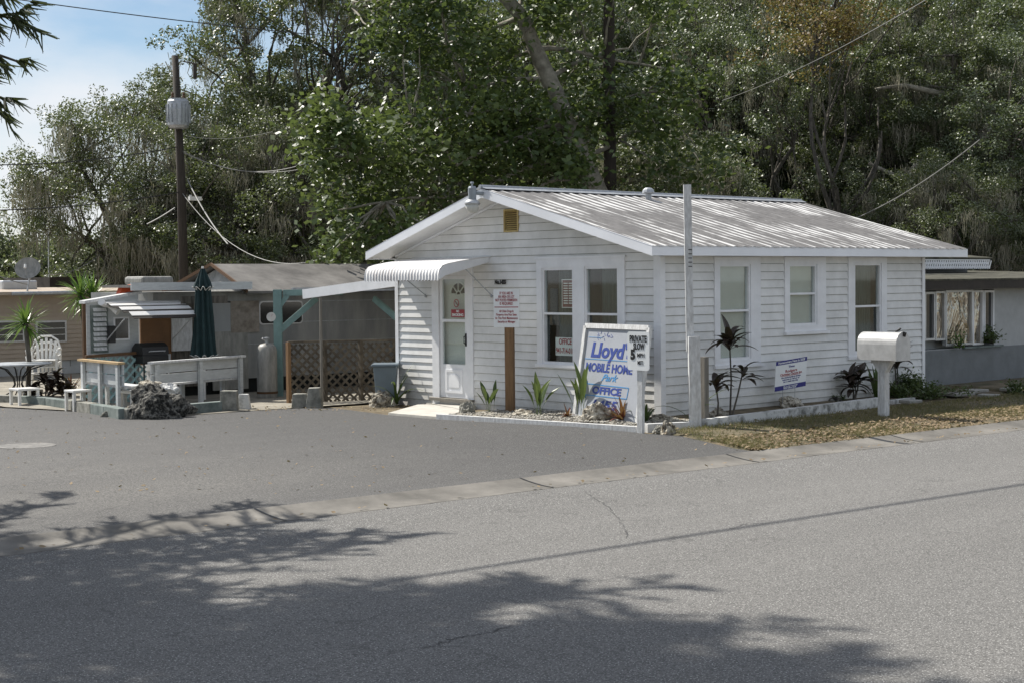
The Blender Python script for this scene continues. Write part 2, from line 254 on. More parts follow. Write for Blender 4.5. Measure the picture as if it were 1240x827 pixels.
# ------------------------------------------------------------------ mesh helpers
def wloc(p):
    v = Vector((0, 0, 0))
    while p is not None: v += p.location; p = p.parent
    return v
def Smap(a, z, n): return (a, -n, z)         # wall facing the street
def Fmap(a, z, n): return (-n, a, z)         # wall facing the car park
def mapY(y): return lambda a, z, n: (a, y-n, z)
class MB:
    def __init__(s): s.v = []; s.f = []; s.mi = []; s.k = 0
    def add(s, vs, fs):
        b = len(s.v); s.v += [tuple(x) for x in vs]; s.f += [tuple(i+b for i in f) for f in fs]; s.mi += [s.k]*len(fs); return s
    def box(s, x0, x1, y0, y1, z0, z1, fn=None, rot=None):
        p = [(x, y, z) for x in (x0, x1) for y in (y0, y1) for z in (z0, z1)]
        if fn: p = [fn(*q) for q in p]
        return s.add(p, [(0, 1, 3, 2), (4, 6, 7, 5), (0, 4, 5, 1), (2, 3, 7, 6), (0, 2, 6, 4), (1, 5, 7, 3)])
    def mbox(s, mp, a0, a1, z0, z1, n0, n1): return s.box(a0, a1, z0, z1, n0, n1, fn=mp)
    def beam(s, a, b, w, h=None, up=(0, 0, 1)):      # rectangular bar from a to b
        h = h or w; a = Vector(a); b = Vector(b); d = (b-a).normalized(); u = Vector(up)
        if abs(d.dot(u)) > 0.95: u = Vector((1, 0, 0))
        r = d.cross(u).normalized(); u = r.cross(d)
        p = [q+r*i*w/2+u*j*h/2 for q in (a, b) for i in (-1, 1) for j in (-1, 1)]
        return s.add(p, [(0, 1, 3, 2), (4, 6, 7, 5), (0, 4, 5, 1), (2, 3, 7, 6), (0, 2, 6, 4), (1, 5, 7, 3)])
    def tube(s, pts, rad, n=8, cap=True):
        pts = [Vector(p) for p in pts]; m = len(pts)
        if not hasattr(rad, '__len__'): rad = [rad]*m
        ref = Vector((0.13, 0.21, 0.97)); vs = []
        for i, p in enumerate(pts):
            d = (pts[min(i+1, m-1)]-pts[max(i-1, 0)]).normalized()
            if abs(d.dot(ref)) > 0.98: rr = d.cross(Vector((1, 0, 0))).normalized()
            else: rr = d.cross(ref).normalized()
            uu = rr.cross(d)
            for k in range(n):
                a = 2*math.pi*k/n; vs.append(p+(rr*math.cos(a)+uu*math.sin(a))*rad[i])
        fs = [(i*n+k, i*n+(k+1) % n, (i+1)*n+(k+1) % n, (i+1)*n+k) for i in range(m-1) for k in range(n)]
        if cap: fs += [tuple(range(n)), tuple(range((m-1)*n, m*n))]
        return s.add(vs, fs)
    def lathe(s, prof, c=(0, 0, 0), n=20):           # prof = [(r, z)]
        vs = [(c[0]+r*math.cos(2*math.pi*k/n), c[1]+r*math.sin(2*math.pi*k/n), c[2]+z) for r, z in prof for k in range(n)]
        fs = [(i*n+k, i*n+(k+1) % n, (i+1)*n+(k+1) % n, (i+1)*n+k) for i in range(len(prof)-1) for k in range(n)]
        fs += [tuple(range(n)), tuple(range((len(prof)-1)*n, len(prof)*n))]
        return s.add(vs, fs)
    def prism(s, poly, t, d):                        # poly 3d points, extruded by vector d*t
        n = len(poly); d = Vector(d)*t; p = [Vector(q) for q in poly]
        return s.add(p+[q+d for q in p], [tuple(range(n)), tuple(range(n, 2*n))]+[(i, (i+1) % n, (i+1) % n+n, i+n) for i in range(n)])
    def sheet(s, poly): return s.add(poly, [tuple(range(len(poly)))])
    def build(s, name, mat, parent=None, smooth=False, bevel=0):
        me = bpy.data.meshes.new(name); o = wloc(parent)
        me.from_pydata([(x-o.x, y-o.y, z-o.z) for x, y, z in s.v], [], s.f)
        for q in (mat if isinstance(mat, (list, tuple)) else [mat]): me.materials.append(q)
        if s.k: me.polygons.foreach_set('material_index', s.mi)
        bm = bmesh.new(); bm.from_mesh(me); bmesh.ops.recalc_face_normals(bm, faces=bm.faces)
        if bevel: bmesh.ops.bevel(bm, geom=bm.edges[:], offset=bevel, segments=2, affect='EDGES', profile=0.5)
        bm.to_mesh(me); bm.free()
        if smooth: me.polygons.foreach_set('use_smooth', [True]*len(me.polygons))
        ob = bpy.data.objects.new(name, me); COL.objects.link(ob); ob.parent = parent
        return ob
def tag(o, label=None, cat=None, group=None, kind=None):
    if label: o['label'] = label
    if cat: o['category'] = cat
    if group: o['group'] = group
    if kind: o['kind'] = kind
    return o
def thing(name, label, cat, loc=(0, 0, 0), group=None, rz=0):
    o = bpy.data.objects.new(name, None); o.empty_display_size = 0.2; COL.objects.link(o); o.location = loc; o.rotation_euler = (0, 0, rz)
    return tag(o, label, cat, group)
def dup(root, loc, rz=0, s=1.0, label=None):
    c = root.copy(); COL.objects.link(c); c.location = loc; c.rotation_euler = (0, 0, rz); c.scale = (s, s, s) if not hasattr(s, '__len__') else s
    if label: c['label'] = label
    for ch in [o for o in bpy.data.objects if o.parent == root]:
        k = ch.copy(); COL.objects.link(k); k.parent = c
        for g in [o for o in bpy.data.objects if o.parent == ch]:
            q = g.copy(); COL.objects.link(q); q.parent = k
    return c
def fastmesh(name, verts, nper, mat, parent=None, smooth=False, faces=None):
    verts = np.asarray(verts, dtype=np.float32).reshape(-1, 3)
    o = wloc(parent); verts = verts-np.array(o, dtype=np.float32)
    me = bpy.data.meshes.new(name); nv = len(verts)
    idx = np.arange(nv, dtype=np.int32) if faces is None else np.asarray(faces, dtype=np.int32).ravel()
    nf = len(idx)//nper
    me.vertices.add(nv); me.vertices.foreach_set('co', verts.ravel())
    me.loops.add(len(idx)); me.loops.foreach_set('vertex_index', idx)
    me.polygons.add(nf); me.polygons.foreach_set('loop_start', np.arange(nf, dtype=np.int32)*nper)
    me.update(calc_edges=True)
    me.materials.append(mat); ob = bpy.data.objects.new(name, me); COL.objects.link(ob); ob.parent = parent
    return ob
def leafcards(c, Lx, Wx, upbias=0.6, fold=0.0):
    n = len(c); nr = rng.normal(size=(n, 3)); nr[:, 2] = np.abs(nr[:, 2])+upbias; nr /= np.linalg.norm(nr, axis=1, keepdims=True)
    a = rng.normal(size=(n, 3)); a -= nr*np.sum(a*nr, axis=1, keepdims=True); a /= np.linalg.norm(a, axis=1, keepdims=True); b = np.cross(nr, a)
    s = rng.uniform(0.65, 1.25, (n, 1)); l = Lx*s*0.5; wd = Wx*s*0.5
    return np.stack([c-a*l, c+b*wd+a*l*0.1, c+a*l, c-b*wd+a*l*0.1], axis=1)

def text(s, size, mat, parent, pos, right, up, width=None, name='lettering', off=0.0, shear=0.0, extr=0.0012, align='CENTER'):
    cu = bpy.data.curves.new('t', 'FONT'); cu.body = s; cu.size = size; cu.align_x = align; cu.align_y = 'CENTER'; cu.offset = off; cu.shear = shear; cu.extrude = extr; cu.resolution_u = 3
    to = bpy.data.objects.new('t', cu); COL.objects.link(to); bpy.context.view_layer.update()
    me = bpy.data.meshes.new_from_object(to.evaluated_get(bpy.context.evaluated_depsgraph_get())); bpy.data.objects.remove(to); bpy.data.curves.remove(cu)
    right = Vector(right).normalized(); up = Vector(up).normalized(); nn = right.cross(up); o = wloc(parent)
    xs = [v.co.x for v in me.vertices]; k = 1.0
    if width and xs: k = width/max(1e-6, max(xs)-min(xs))
    for v in me.vertices: v.co = Vector(pos)+right*v.co.x*k+up*v.co.y+nn*v.co.z-o
    me.name = name; me.materials.clear(); me.materials.append(mat)
    ob = bpy.data.objects.new(name, me); COL.objects.link(ob); ob.parent = parent; return ob

# ================================================================== GROUND
kF0, kF1 = G(295, 637), G(1240, 520); kB0, kB1 = G(250, 622.5, .045), G(1240, 508, .045)
def lineY(p, q, x): return p.y+(q.y-p.y)*(x-p.x)/(q.x-p.x)
def yF(x): return lineY(kF0, kF1, x)
def yB(x): return lineY(kB0, kB1, x)
def strip(name, ylo, yhi, x0, x1, mat, lift, nx=60, ny=14, kind='structure', prof=None):
    vs = []; fs = []
    for i in range(nx+1):
        x = x0+(x1-x0)*i/nx; a = ylo(x) if callable(ylo) else ylo; b = yhi(x) if callable(yhi) else yhi
        for j in range(ny+1):
            y = a+(b-a)*j/ny; vs.append((x, y, gz(y)+lift+(prof(j/ny) if prof else 0)))
    for i in range(nx):
        for j in range(ny): q = i*(ny+1)+j; fs.append((q, q+ny+1, q+ny+2, q+1))
    mb = MB(); mb.add(vs, fs); o = mb.build(name, mat); return tag(o, kind=kind)
g = MB(); ys = [-600, -60, -4.6, -3, -1.5, 0, 3, 6, 9, 12, 30, 80, 900]
for j in range(len(ys)-1): g.sheet([(-700, ys[j], gz(ys[j])-0.012), (900, ys[j], gz(ys[j])-0.012), (900, ys[j+1], gz(ys[j+1])-0.012), (-700, ys[j+1], gz(ys[j+1])-0.012)])
tag(g.build('ground', m_soil), kind='structure')
strip('road', lambda x: -26.0, yF, -60, 90, m_road, 0.0, 40, 24)
strip('gutter', yF, yB, -60, 90, m_gutter, 0.002, 100, 6, prof=lambda t: 0.047*t*t)
# drive and car park in front of and beside the office
LA, LB, LC, LD = G(0, 494), G(90, 499), G(152, 508), G(300, 499)
lot = [(-60, yB(-60)), (-1.5, yB(-1.5)), (-1.45, -1.75), tuple(G(776, 525)[:2]), tuple(G(527, 508)[:2]), tuple(G(470, 503)[:2]), tuple(G(400, 494)[:2]), tuple(G(300, 497)[:2]), (LC.x+0.3, LC.y-0.3), (LB.x, LB.y), (LA.x, LA.y), (-3.0, 40), (-60, 40)]
bm = bmesh.new(); f = bm.faces.new([bm.verts.new((x, y, 0)) for x, y in lot])
for yy in (-3, -1.5, 0, 3, 6, 9, 12): bmesh.ops.bisect_plane(bm, geom=bm.verts[:]+bm.edges[:]+bm.faces[:], plane_co=(0, yy, 0), plane_no=(0, 1, 0))
for v in bm.verts: v.co.z = gz(v.co.y)+0.012 if v.co.y > yB(v.co.x)+0.2 else gz(v.co.y)+0.036
me = bpy.data.meshes.new('car_park'); bm.to_mesh(me); bm.free(); me.materials.append(m_lot)
o = bpy.data.objects.new('car_park', me); COL.objects.link(o); tag(o, kind='structure')
# joints across the gutter
for i, x in enumerate([kk*3.05-11.9 for kk in range(12)]):
    mb = MB()
    pts = [(x+dx*0.012, yF(x)+(yB(x)-yF(x))*t, gz(yF(x)+(yB(x)-yF(x))*t)+0.002+0.047*t*t+0.004) for t in (0.02, 0.25, 0.5, 0.75, 0.99) for dx in (-1, 1)]
    mb.add(pts, [(0, 1, 3, 2), (2, 3, 5, 4), (4, 5, 7, 6), (6, 7, 9, 8)])
    tag(mb.build('gutter_joint', m_black), kind='structure')
# verge, bed and patio sheets
vg0, vg1 = G(890, 547), G(790, 524)
def vtop(x): return min(-1.15 if x < 8 else 0.95, yB(x)+0.02+max(0, (x-vg0.x))*(vg1.y-vg0.y)/(vg1.x-vg0.x))
strip('verge', yB, vtop, vg0.x, 60, m_lawn, 0.042, 240, 12, prof=lambda t: -0.045*max(0, (t-.9)/.1))
bed_in = [G(527, 505), G(773, 521)]
def sheetpoly(name, pts, mat, lift, kind='structure'):
    mb = MB(); mb.sheet([(p[0], p[1], gz(p[1])+lift) for p in pts]); return tag(mb.build(name, mat), kind=kind)
b0, b1, b2, b3 = G(530, 505), G(776, 521), G(842, 519), G(1064, 489)
sheetpoly('planting_bed', [(b0.x, b0.y), (b1.x, b1.y), (b2.x, b2.y), (0, 0.03), (0, b0.y)], m_gravel, 0.035)
sheetpoly('side_bed', [(b2.x, b2.y), (b3.x, b3.y), (7.2, b3.y+0.1), (7.2, 0.5), (6.5, 0.02), (0, 0.02)], m_soil, 0.037)
sheetpoly('patio', [(LC.x+0.35, LC.y-0.2), (LD.x, LD.y+0.1), (-0.3, 6.4), (1.5, 6.4), (9, 13), (9, 30), (-2.6, 30), (LA.x+.1, LA.y), (LB.x+.1, LB.y)], m_patio, 0.02)
slab = MB(); sp = [G(470, 503), G(530, 508), G(566, 500), Vector((-0.02, 4.0, 0)), Vector((-0.02, 5.35, 0)), G(515, 490)]
slab.prism([(p.x, p.y, gz(p.y)-0.02) for p in sp], 0.065, (0, 0, 1)); tag(slab.build('door_slab', m_slab), kind='structure')
def crack(pix, wd, lift=0.004):
    mb = MB(); rs = random.Random(int(pix[0][0])); P_ = [G(*q) for q in pix]; L_ = []
    for a, b in zip(P_[:-1], P_[1:]):
        for k in range(14): t = k/14; L_.append(a.lerp(b, t)+Vector((rs.gauss(0, .015), rs.gauss(0, .015), 0)))
    L_.append(P_[-1]); vs = []
    for i, q in enumerate(L_):
        d = (L_[min(i+1, len(L_)-1)]-L_[max(i-1, 0)]); nrm_ = Vector((-d.y, d.x, 0)).normalized()*wd*rs.uniform(.3, 1)*min(1, i/4, (len(L_)-1-i)/4+.05)
        vs += [(q.x-nrm_.x, q.y-nrm_.y, gz(q.y)+lift), (q.x+nrm_.x, q.y+nrm_.y, gz(q.y)+lift)]
    mb.add(vs, [(2*i, 2*i+1, 2*i+3, 2*i+2) for i in range(len(L_)-1)]); tag(mb.build('road_crack', m_black), kind='structure')
crack([(505, 787), (545, 774), (590, 766), (622, 757)], .006)
crack([(700, 590), (735, 612), (752, 632), (762, 655)], .003)
crack([(880, 642), (905, 634), (935, 633)], .005)
mh = MB(); c = G(32, 541); mh.lathe([(0.0, 0), (0.36, 0), (0.36, 0.008), (0.32, 0.012), (0.0, 0.012)], (c.x, c.y, gz(c.y)+0.012), 28)
tag(mh.build('manhole_cover', m_cover), 'round worn metal manhole cover set in the car park asphalt at far left', 'manhole cover')

# ================================================================== OFFICE HOUSE
W, LL = 5.968, 6.527
xr0, xr1 = -0.483, 7.397; yE0, yE1, yR = -0.289, 6.142, 3.211; zE0, zE1, zR = 2.405, 2.452, 3.352
def roofz(y): return zE0+(zR-zE0)*(y-yE0)/(yR-yE0) if y < yR else zE1+(zR-zE1)*(yE1-y)/(yE1-yR)
house = thing('office_cottage', 'white clapboard cottage with low gabled worn metal roof used as the park office', 'house', (0, 0, 0))
def lap(mb, mp, a0, a1, z0, z1, ops, e=0.122, gab=None, jt_shade=None):
    k = 0
    while z0+k*e < z1-0.01:
        zb = z0+k*e; zt = min(zb+e+0.004, z1); k += 1
        cuts = sorted({zb, zt} | {q for o_ in ops for q in (o_[2], o_[3]) if zb < q < zt})
        def nn_(z): return 0.024-0.019*(z-zb)/e
        for za, zc in zip(cuts[:-1], cuts[1:]):
            zm = (za+zc)/2; iv = [(a0, a1)]
            for (oa, ob, oz0, oz1) in ops:
                if oz0 < zm < oz1:
                    nv = []
                    for p, q in iv:
                        if ob <= p or oa >= q: nv.append((p, q)); continue
                        if oa > p: nv.append((p, oa))
                        if ob < q: nv.append((ob, q))
                    iv = nv
            for p, q in iv:
                pb, qb, pt, qt = p, q, p, q
                if gab:
                    ga, gb = gab(za); ha, hb = gab(zc); pb, qb, pt, qt = max(p, ga), min(q, gb), max(p, ha), min(q, hb)
                    if qb-pb < 0.03: continue
                    if qt < pt: pt = qt = (pt+qt)/2
                j = 0.0015*math.sin(k*7.3+p*3) if za == zb else 0
                mb.add([mp(pb, za, nn_(za)+j), mp(qb, za, nn_(za)-j), mp(qt, zc, nn_(zc)), mp(pt, zc, nn_(zc)), mp(pb, za, 0.0), mp(qb, za, 0.0)], [(0, 1, 2, 3), (0, 4, 5, 1)])
                if jt_shade and za == zb: jt_shade.add([mp(pb, za-0.007, 0.0075), mp(qb, za-0.007, 0.0075), mp(qb, za+0.001, 0.0065), mp(pb, za+0.001, 0.0065)], [(0, 1, 2, 3)])  # dark strip painting the shadow line and dirt under each lap
winF = [(1.745, 2.351), (0.823, 1.444)]
opsF = [(3.985, 5.005, -1, 2.13), (0.66, 2.50, 0.69, 2.28), (2.90, 3.24, 2.70, 3.06)]
opsS = [(1.13, 2.18, 0.66, 2.28), (2.76, 3.79, 1.10, 2.28), (4.38, 5.43, 0.66, 2.28)]
def gabf(z):
    zz = z+0.14
    if zz <= zE0+0.09: return (0.0, W)
    return (yE0+(zz-zE0)*(yR-yE0)/(zR-zE0), yE1-(zz-zE1)*(yE1-yR)/(zR-zE1))
mb = MB(); jt_shade = MB(); lap(mb, Fmap, 0, W, -0.10, 3.20, opsF, gab=gabf, jt_shade=jt_shade); fw_ = mb.build('front_wall', m_white, house); jt_shade.build('lap_joint_shade', m_block, fw_)
mb = MB(); jt_shade = MB(); lap(mb, Smap, 0, LL, -0.02, 2.29, opsS, jt_shade=jt_shade); sw_ = mb.build('side_wall', m_white, house); jt_shade.build('lap_joint_shade', m_block, sw_)
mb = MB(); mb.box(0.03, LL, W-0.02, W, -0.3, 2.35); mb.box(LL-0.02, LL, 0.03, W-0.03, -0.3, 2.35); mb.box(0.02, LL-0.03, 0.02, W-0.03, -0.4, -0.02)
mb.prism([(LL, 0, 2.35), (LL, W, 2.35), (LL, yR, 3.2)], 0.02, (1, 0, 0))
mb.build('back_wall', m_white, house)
mb = MB()
mb.box(-0.032, 0.07, -0.032, -0.0255, -0.05, 2.275); mb.box(-0.032, -0.0255, -0.0255, 0.10, -0.05, 2.275)
mb.build('corner_trim', m_trim, house)
mb = MB(); mb.box(-0.031, -0.0255, W-0.07, W+0.01, -0.2, 2.33); mb.box(-0.027, 0.05, W+0.01, W+0.018, -0.2, 2.33); mb.build('corner_trim', m_trim, house)
mb = MB(); mb.box(LL-0.07, LL+0.012, -0.032, -0.0255, -0.05, 2.275); mb.build('corner_trim', m_trim, house)
# roof
mb = MB(); per = 0.21; nx = int((xr1-xr0)/per*8)
def rib(x): return 0.012*(0.5+0.5*math.cos(2*math.pi*x/per))**2
for (ya, yb) in ((yE0-0.03, yR), (yE1+0.03, yR)):
    vs = []; fs = []
    for i in range(nx+1):
        x = xr0-0.02+(xr1-xr0+0.04)*i/nx
        for j in range(7):
            y = ya+(yb-ya)*j/6; vs.append((x, y, roofz(y)+0.012+rib(x)+0.003*math.sin(x*2+y*1.7)))
    for i in range(nx):
        for j in range(6): q = i*7+j; fs.append((q, q+7, q+8, q+1))
    mb.add(vs, fs)
roof = mb.build('roof', m_roof, house, smooth=True)
mb = MB(); mb.tube([(xr0-0.05, yR, zR+0.035), (xr1+0.02, yR, zR+0.03)], 0.035, 8)
mb.prism([(xr0-0.04, yR-0.14, zR+0.0), (xr0-0.04, yR, zR+0.05), (xr0-0.04, yR+0.14, zR+0.0), (xr0-0.04, yR, zR+0.02)], xr1-xr0+0.06, (1, 0, 0))
mb.build('ridge_cap', m_galv, roof)
vp = WY(785, 240, 2.9)
mb = MB(); c = (vp.x, 2.9, roofz(2.9)); mb.lathe([(0.055, -0.05), (0.055, 0.10), (0.10, 0.105), (0.105, 0.13), (0.09, 0.17), (0.05, 0.20), (0.02, 0.205)], c, 12); mb.build('vent_cap', m_galv, roof, smooth=False)
mb = MB(); mb.lathe([(0.045, -0.05), (0.045, 0.16), (0.07, 0.165), (0.06, 0.19), (0.01, 0.20)], (vp.x+0.55, 3.0, roofz(3.0)), 10)
# fascias and soffits
th = 0.125
mb = MB(); mb.box(xr0, xr1, yE0-0.015, yE0+0.005, zE0-th, zE0+0.012); mb.build('eave_fascia', m_fascia, house)
mb = MB(); mb.box(xr0, xr1, yE1-0.005, yE1+0.015, zE1-th, zE1+0.012); mb.build('eave_fascia', m_fascia, house)
for xx in (xr0, xr1):
    for (ya, yb, nm) in ((yE0-0.0165, yR, 0), (yE1+0.0165, yR, 1)):
        mb = MB(); mb.prism([(xx-0.017, ya, roofz(ya)-th), (xx-0.017, yb, roofz(yb)-th), (xx-0.017, yb, roofz(yb)+0.014), (xx-0.017, ya, roofz(ya)+0.014)], 0.02, (1, 0, 0)); mb.build('rake_fascia', m_fascia, house)
mb = MB()
for (ya, yb) in ((yE0, yR), (yE1, yR)):
    n = 60
    for xa, xb in ((xr0+0.005, -0.003), (LL+0.02, xr1-0.02)):
        for i in range(n):      # beaded soffit boards
            y0 = ya+(yb-ya)*i/n; y1 = ya+(yb-ya)*(i+0.86)/n; y2 = ya+(yb-ya)*(i+1)/n
            mb.add([(xa, y0, roofz(y0)-th+0.012), (xb, y0, roofz(y0)-th+0.012), (xb, y1, roofz(y1)-th+0.012), (xa, y1, roofz(y1)-th+0.012), (xb, y2, roofz(y2)-th+0.018), (xa, y2, roofz(y2)-th+0.018)], [(0, 1, 2, 3), (3, 2, 4, 5)])
mb.box(0.0, LL+0.02, yE0+0.006, 0.02, zE0-th+0.008, zE0-th+0.02); mb.box(0.0, LL+.02, W-0.02, yE1-0.006, zE1-th+0.005, zE1-th+0.02)
mb.build('soffit', m_white, house)
mb = MB()
for (ya, yb) in ((0.02, yR), (W-0.02, yR)): mb.beam((-0.032, ya, roofz(ya)-th-0.012), (-0.032, yb, roofz(yb)-th-0.012), 0.022, 0.035)
mb.build('rake_moulding', m_trim, house)

def window(mp, ga, gb, z0, z1, zm, ca, cb, cz0, cz1, back, side_panel=None, sash_low=True, lbl=None):
    """ga..gb glass, ca..cb casing outer, zm meeting rail"""
    f = MB()
    f.mbox(mp, ca, ga-0.035, cz0, cz1, 0.0, 0.034); f.mbox(mp, gb+0.035, cb, cz0, cz1, 0.0, 0.034)
    f.mbox(mp, ga-0.035, gb+0.035, z1+0.035, cz1, 0.0, 0.034); f.mbox(mp, ga-0.035, gb+0.035, cz0, z0-0.035, 0.0, 0.034)
    fo = f.build('window', m_trim, house)
    if lbl: fo['label'] = lbl
    s = MB(); n0, n1 = -0.05, 0.018
    s.mbox(mp, ga-0.035, ga, z0-0.035, z1+0.035, n0, n1); s.mbox(mp, gb, gb+0.035, z0-0.035, z1+0.035, n0, n1)
    s.mbox(mp, ga, gb, z1, z1+0.035, n0, n1); s.mbox(mp, ga, gb, z0-0.035, z0, n0, n1); s.mbox(mp, ga, gb, zm-0.016, zm+0.016, n0, n1-0.004)
    s.build('sash', m_trim, fo)
    p = MB(); p.mbox(mp, ga, gb, zm+0.016, z1, -0.022, -0.019); p.mbox(mp, ga, gb, z0, zm-0.016, -0.042, -0.039); p.build('pane', m_glass, fo)
    r = MB(); r.mbox(mp, ga-0.03, gb+0.03, z0-0.03, z1+0.03, -0.32, -0.30); r.mbox(mp, ga-0.03, ga-0.02, z0, z1, -0.3, -0.051); r.mbox(mp, gb+0.02, gb+0.03, z0, z1, -0.3, -0.051)
    r.mbox(mp, ga, gb, z1+0.02, z1+0.03, -0.3, -0.051); r.mbox(mp, ga, gb, z0-0.03, z0-0.02, -0.3, -0.051); r.build('reveal', m_screen if back != 'shade' else m_shade, fo)
    c = MB()
    if back == 'shade':
        n = int((z1-z0)/0.035)
        for i in range(n):
            za = z0+(z1-z0)*i/n; zb2 = z0+(z1-z0)*(i+1)/n
            c.add([mp(ga-.0, za, -0.062), mp(gb+.0, za, -0.062), mp(gb+.0, zb2, -0.054), mp(ga-.0, zb2, -0.054)], [(0, 1, 2, 3)])
        c.build('blind', m_shade, fo)
    else:
        n = 14; a0 = ga+(gb-ga)*(0.22 if back == 'curtainR' else 0.0); a1 = gb if back != 'curtainL' else gb-(gb-ga)*0.24
        for i in range(n):
            pa = a0+(a1-a0)*i/n; pb = a0+(a1-a0)*(i+1)/n; d0 = -0.16+0.02*(i % 2); d1 = -0.16+0.02*((i+1) % 2)
            c.add([mp(pa, z0, d0), mp(pb, z0, d1), mp(pb, z1, d1), mp(pa, z1, d0)], [(0, 1, 2, 3)])
        c.build('curtain', m_curtain, fo)
    return fo
wA = window(Fmap, 1.745, 2.351, 0.74, 2.105, 1.456, 1.60, 2.50, 0.70, 2.27, 'curtainL', lbl='left half of the double window with office notice inside')
wB = window(Fmap, 0.823, 1.444, 0.74, 2.115, 1.456, 0.66, 1.5995, 0.70, 2.27, 'curtainL', lbl='right half of the double window partly hidden by the leaning sign')
mb = MB(); mb.mbox(Fmap, 0.64, 2.53, 0.655, 0.6995, 0.0, 0.055); mb.build('sill', m_trim, wA)
mb = MB(); mb.mbox(Fmap, 0.64, 2.53, 2.2705, 2.305, 0.0, 0.045); mb.build('head_trim', m_trim, wA)
w1 = window(Smap, 1.27, 1.915, 0.80, 2.13, 1.483, 1.13, 2.18, 0.70, 2.277, 'shade', lbl='tall window with closed white blind')
mb = MB(); mb.mbox(Smap, 1.11, 2.22, 0.655, 0.6995, 0.0, 0.06); mb.build('sill', m_trim, w1)
w2 = window(Smap, 2.905, 3.53, 1.26, 2.13, 1.712, 2.76, 3.79, 1.135, 2.277, 'shade', lbl='short middle window with blind')
mb = MB(); mb.mbox(Smap, 2.74, 3.84, 1.09, 1.1345, 0.0, 0.075); mb.build('sill', m_trim, w2)
w3 = window(Smap, 4.58, 5.245, 0.78, 2.145, 1.49, 4.38, 5.43, 0.70, 2.277, 'curtainR', lbl='tall dark window behind the mailbox')
mb = MB(); mb.mbox(Smap, 4.36, 5.45, 0.655, 0.6995, 0.0, 0.055); mb.build('sill', m_trim, w3)
# notices in the windows
nt1 = MB(); nt1.mbox(Fmap, 1.80, 2.04, 1.55, 1.96, -0.075, -0.07); nb_ = nt1.build('notice', M('notice_brown', (0.20, 0.06, 0.05), 0.6), wA)
mb = MB()
for i in range(9):
    mb.mbox(Fmap, 1.82, 1.905, 1.60+i*0.037, 1.618+i*0.037, -0.0695, -0.067); mb.mbox(Fmap, 1.925, 2.015, 1.60+i*0.037, 1.618+i*0.037, -0.0695, -0.067)
mb.mbox(Fmap, 1.79, 2.05, 1.955, 1.968, -0.0695, -0.064); mb.mbox(Fmap, 1.79, 2.05, 1.54, 1.552, -0.0695, -0.064); mb.mbox(Fmap, 2.038, 2.05, 1.5525, 1.9545, -0.0695, -0.064); mb.mbox(Fmap, 1.79, 1.802, 1.5525, 1.9545, -0.0695, -0.064)
mb.build('notice_border', m_plastic, wA)
mb = MB(); mb.mbox(Fmap, 1.75, 2.20, 0.83, 1.10, -0.075, -0.07); mb.build('office_notice', m_sign, wA)
text('OFFICE', 0.125, m_red, wA, (0.0655, 1.985, 1.035), (0, -1, 0), (0, 0, 1), 0.27, off=0.003)
text('941-714-0107', 0.12, m_red, wA, (0.0655, 1.975, 0.90), (0, -1, 0), (0, 0, 1), 0.42, off=0.003)
# gable vent
mb = MB(); mb.mbox(Fmap, 2.905, 2.93, 2.705, 3.055, 0, 0.03); mb.mbox(Fmap, 3.215, 3.24, 2.705, 3.055, 0, 0.03); mb.mbox(Fmap, 2.93, 3.215, 2.705, 2.73, 0, 0.03); mb.mbox(Fmap, 2.93, 3.215, 3.03, 3.055, 0, 0.03)
gv = mb.build('gable_vent', m_yellowish, house)
mb = MB()
for i in range(9): z = 2.74+i*0.033; mb.add([Fmap(2.93, z, 0.024), Fmap(3.215, z, 0.024), Fmap(3.215, z+0.024, 0.0), Fmap(2.93, z+0.024, 0.0)], [(0, 1, 2, 3)])
mb.build('louvre', m_yellowish, gv)
mb = MB(); mb.mbox(Fmap, 2.93, 3.215, 2.73, 3.03, -0.03, -0.02); mb.build('vent_back', m_bronze, gv)
# door
mb = MB(); mb.mbox(Fmap, 3.985, 4.13, -0.03, 2.05, 0, 0.036); mb.mbox(Fmap, 4.835, 5.005, -0.06, 2.05, 0, 0.036); mb.mbox(Fmap, 3.985, 5.005, 2.0505, 2.20, 0, 0.036)
door = mb.build('door', m_trim, house)
mb = MB(); mb.mbox(Fmap, 4.145, 4.20, 0.085, 2.045, -0.03, 0.012); mb.mbox(Fmap, 4.765, 4.825, 0.085, 2.045, -0.03, 0.012); mb.mbox(Fmap, 4.20, 4.765, 1.985, 2.045, -0.03, 0.012); mb.mbox(Fmap, 4.20, 4.765, 1.30, 1.345, -0.03, 0.012)
mb.mbox(Fmap, 4.20, 4.765, 0.085, 0.62, -0.03, 0.006)
for (a, b, c0, c1) in ((4.27, 4.70, 0.16, 0.20), (4.27, 4.70, 0.50, 0.54), (4.27, 4.31, 0.2005, 0.4995), (4.66, 4.70, 0.2005, 0.4995)): mb.mbox(Fmap, a, b, c0, c1, 0.006, 0.018)
mb.prism([Fmap(4.36, 0.25, 0.006), Fmap(4.61, 0.25, 0.006), Fmap(4.61, 0.42, 0.006), Fmap(4.56, 0.46, 0.006), Fmap(4.41, 0.46, 0.006), Fmap(4.36, 0.42, 0.006)], 0.012, (-1, 0, 0))
mb.build('storm_frame', m_trim, door)
mb = MB(); mb.mbox(Fmap, 4.20, 4.765, 1.345, 1.985, -0.012, -0.009); mb.mbox(Fmap, 4.20, 4.765, 0.62, 1.30, -0.012, -0.009); mb.build('glass', m_glass, door)
mb = MB(); mb.mbox(Fmap, 4.12, 4.84, 0.05, 2.06, -0.12, -0.09); inner = mb.build('inner_door', m_shade, door)
mb = MB(); cy, cz = 4.46, 1.74
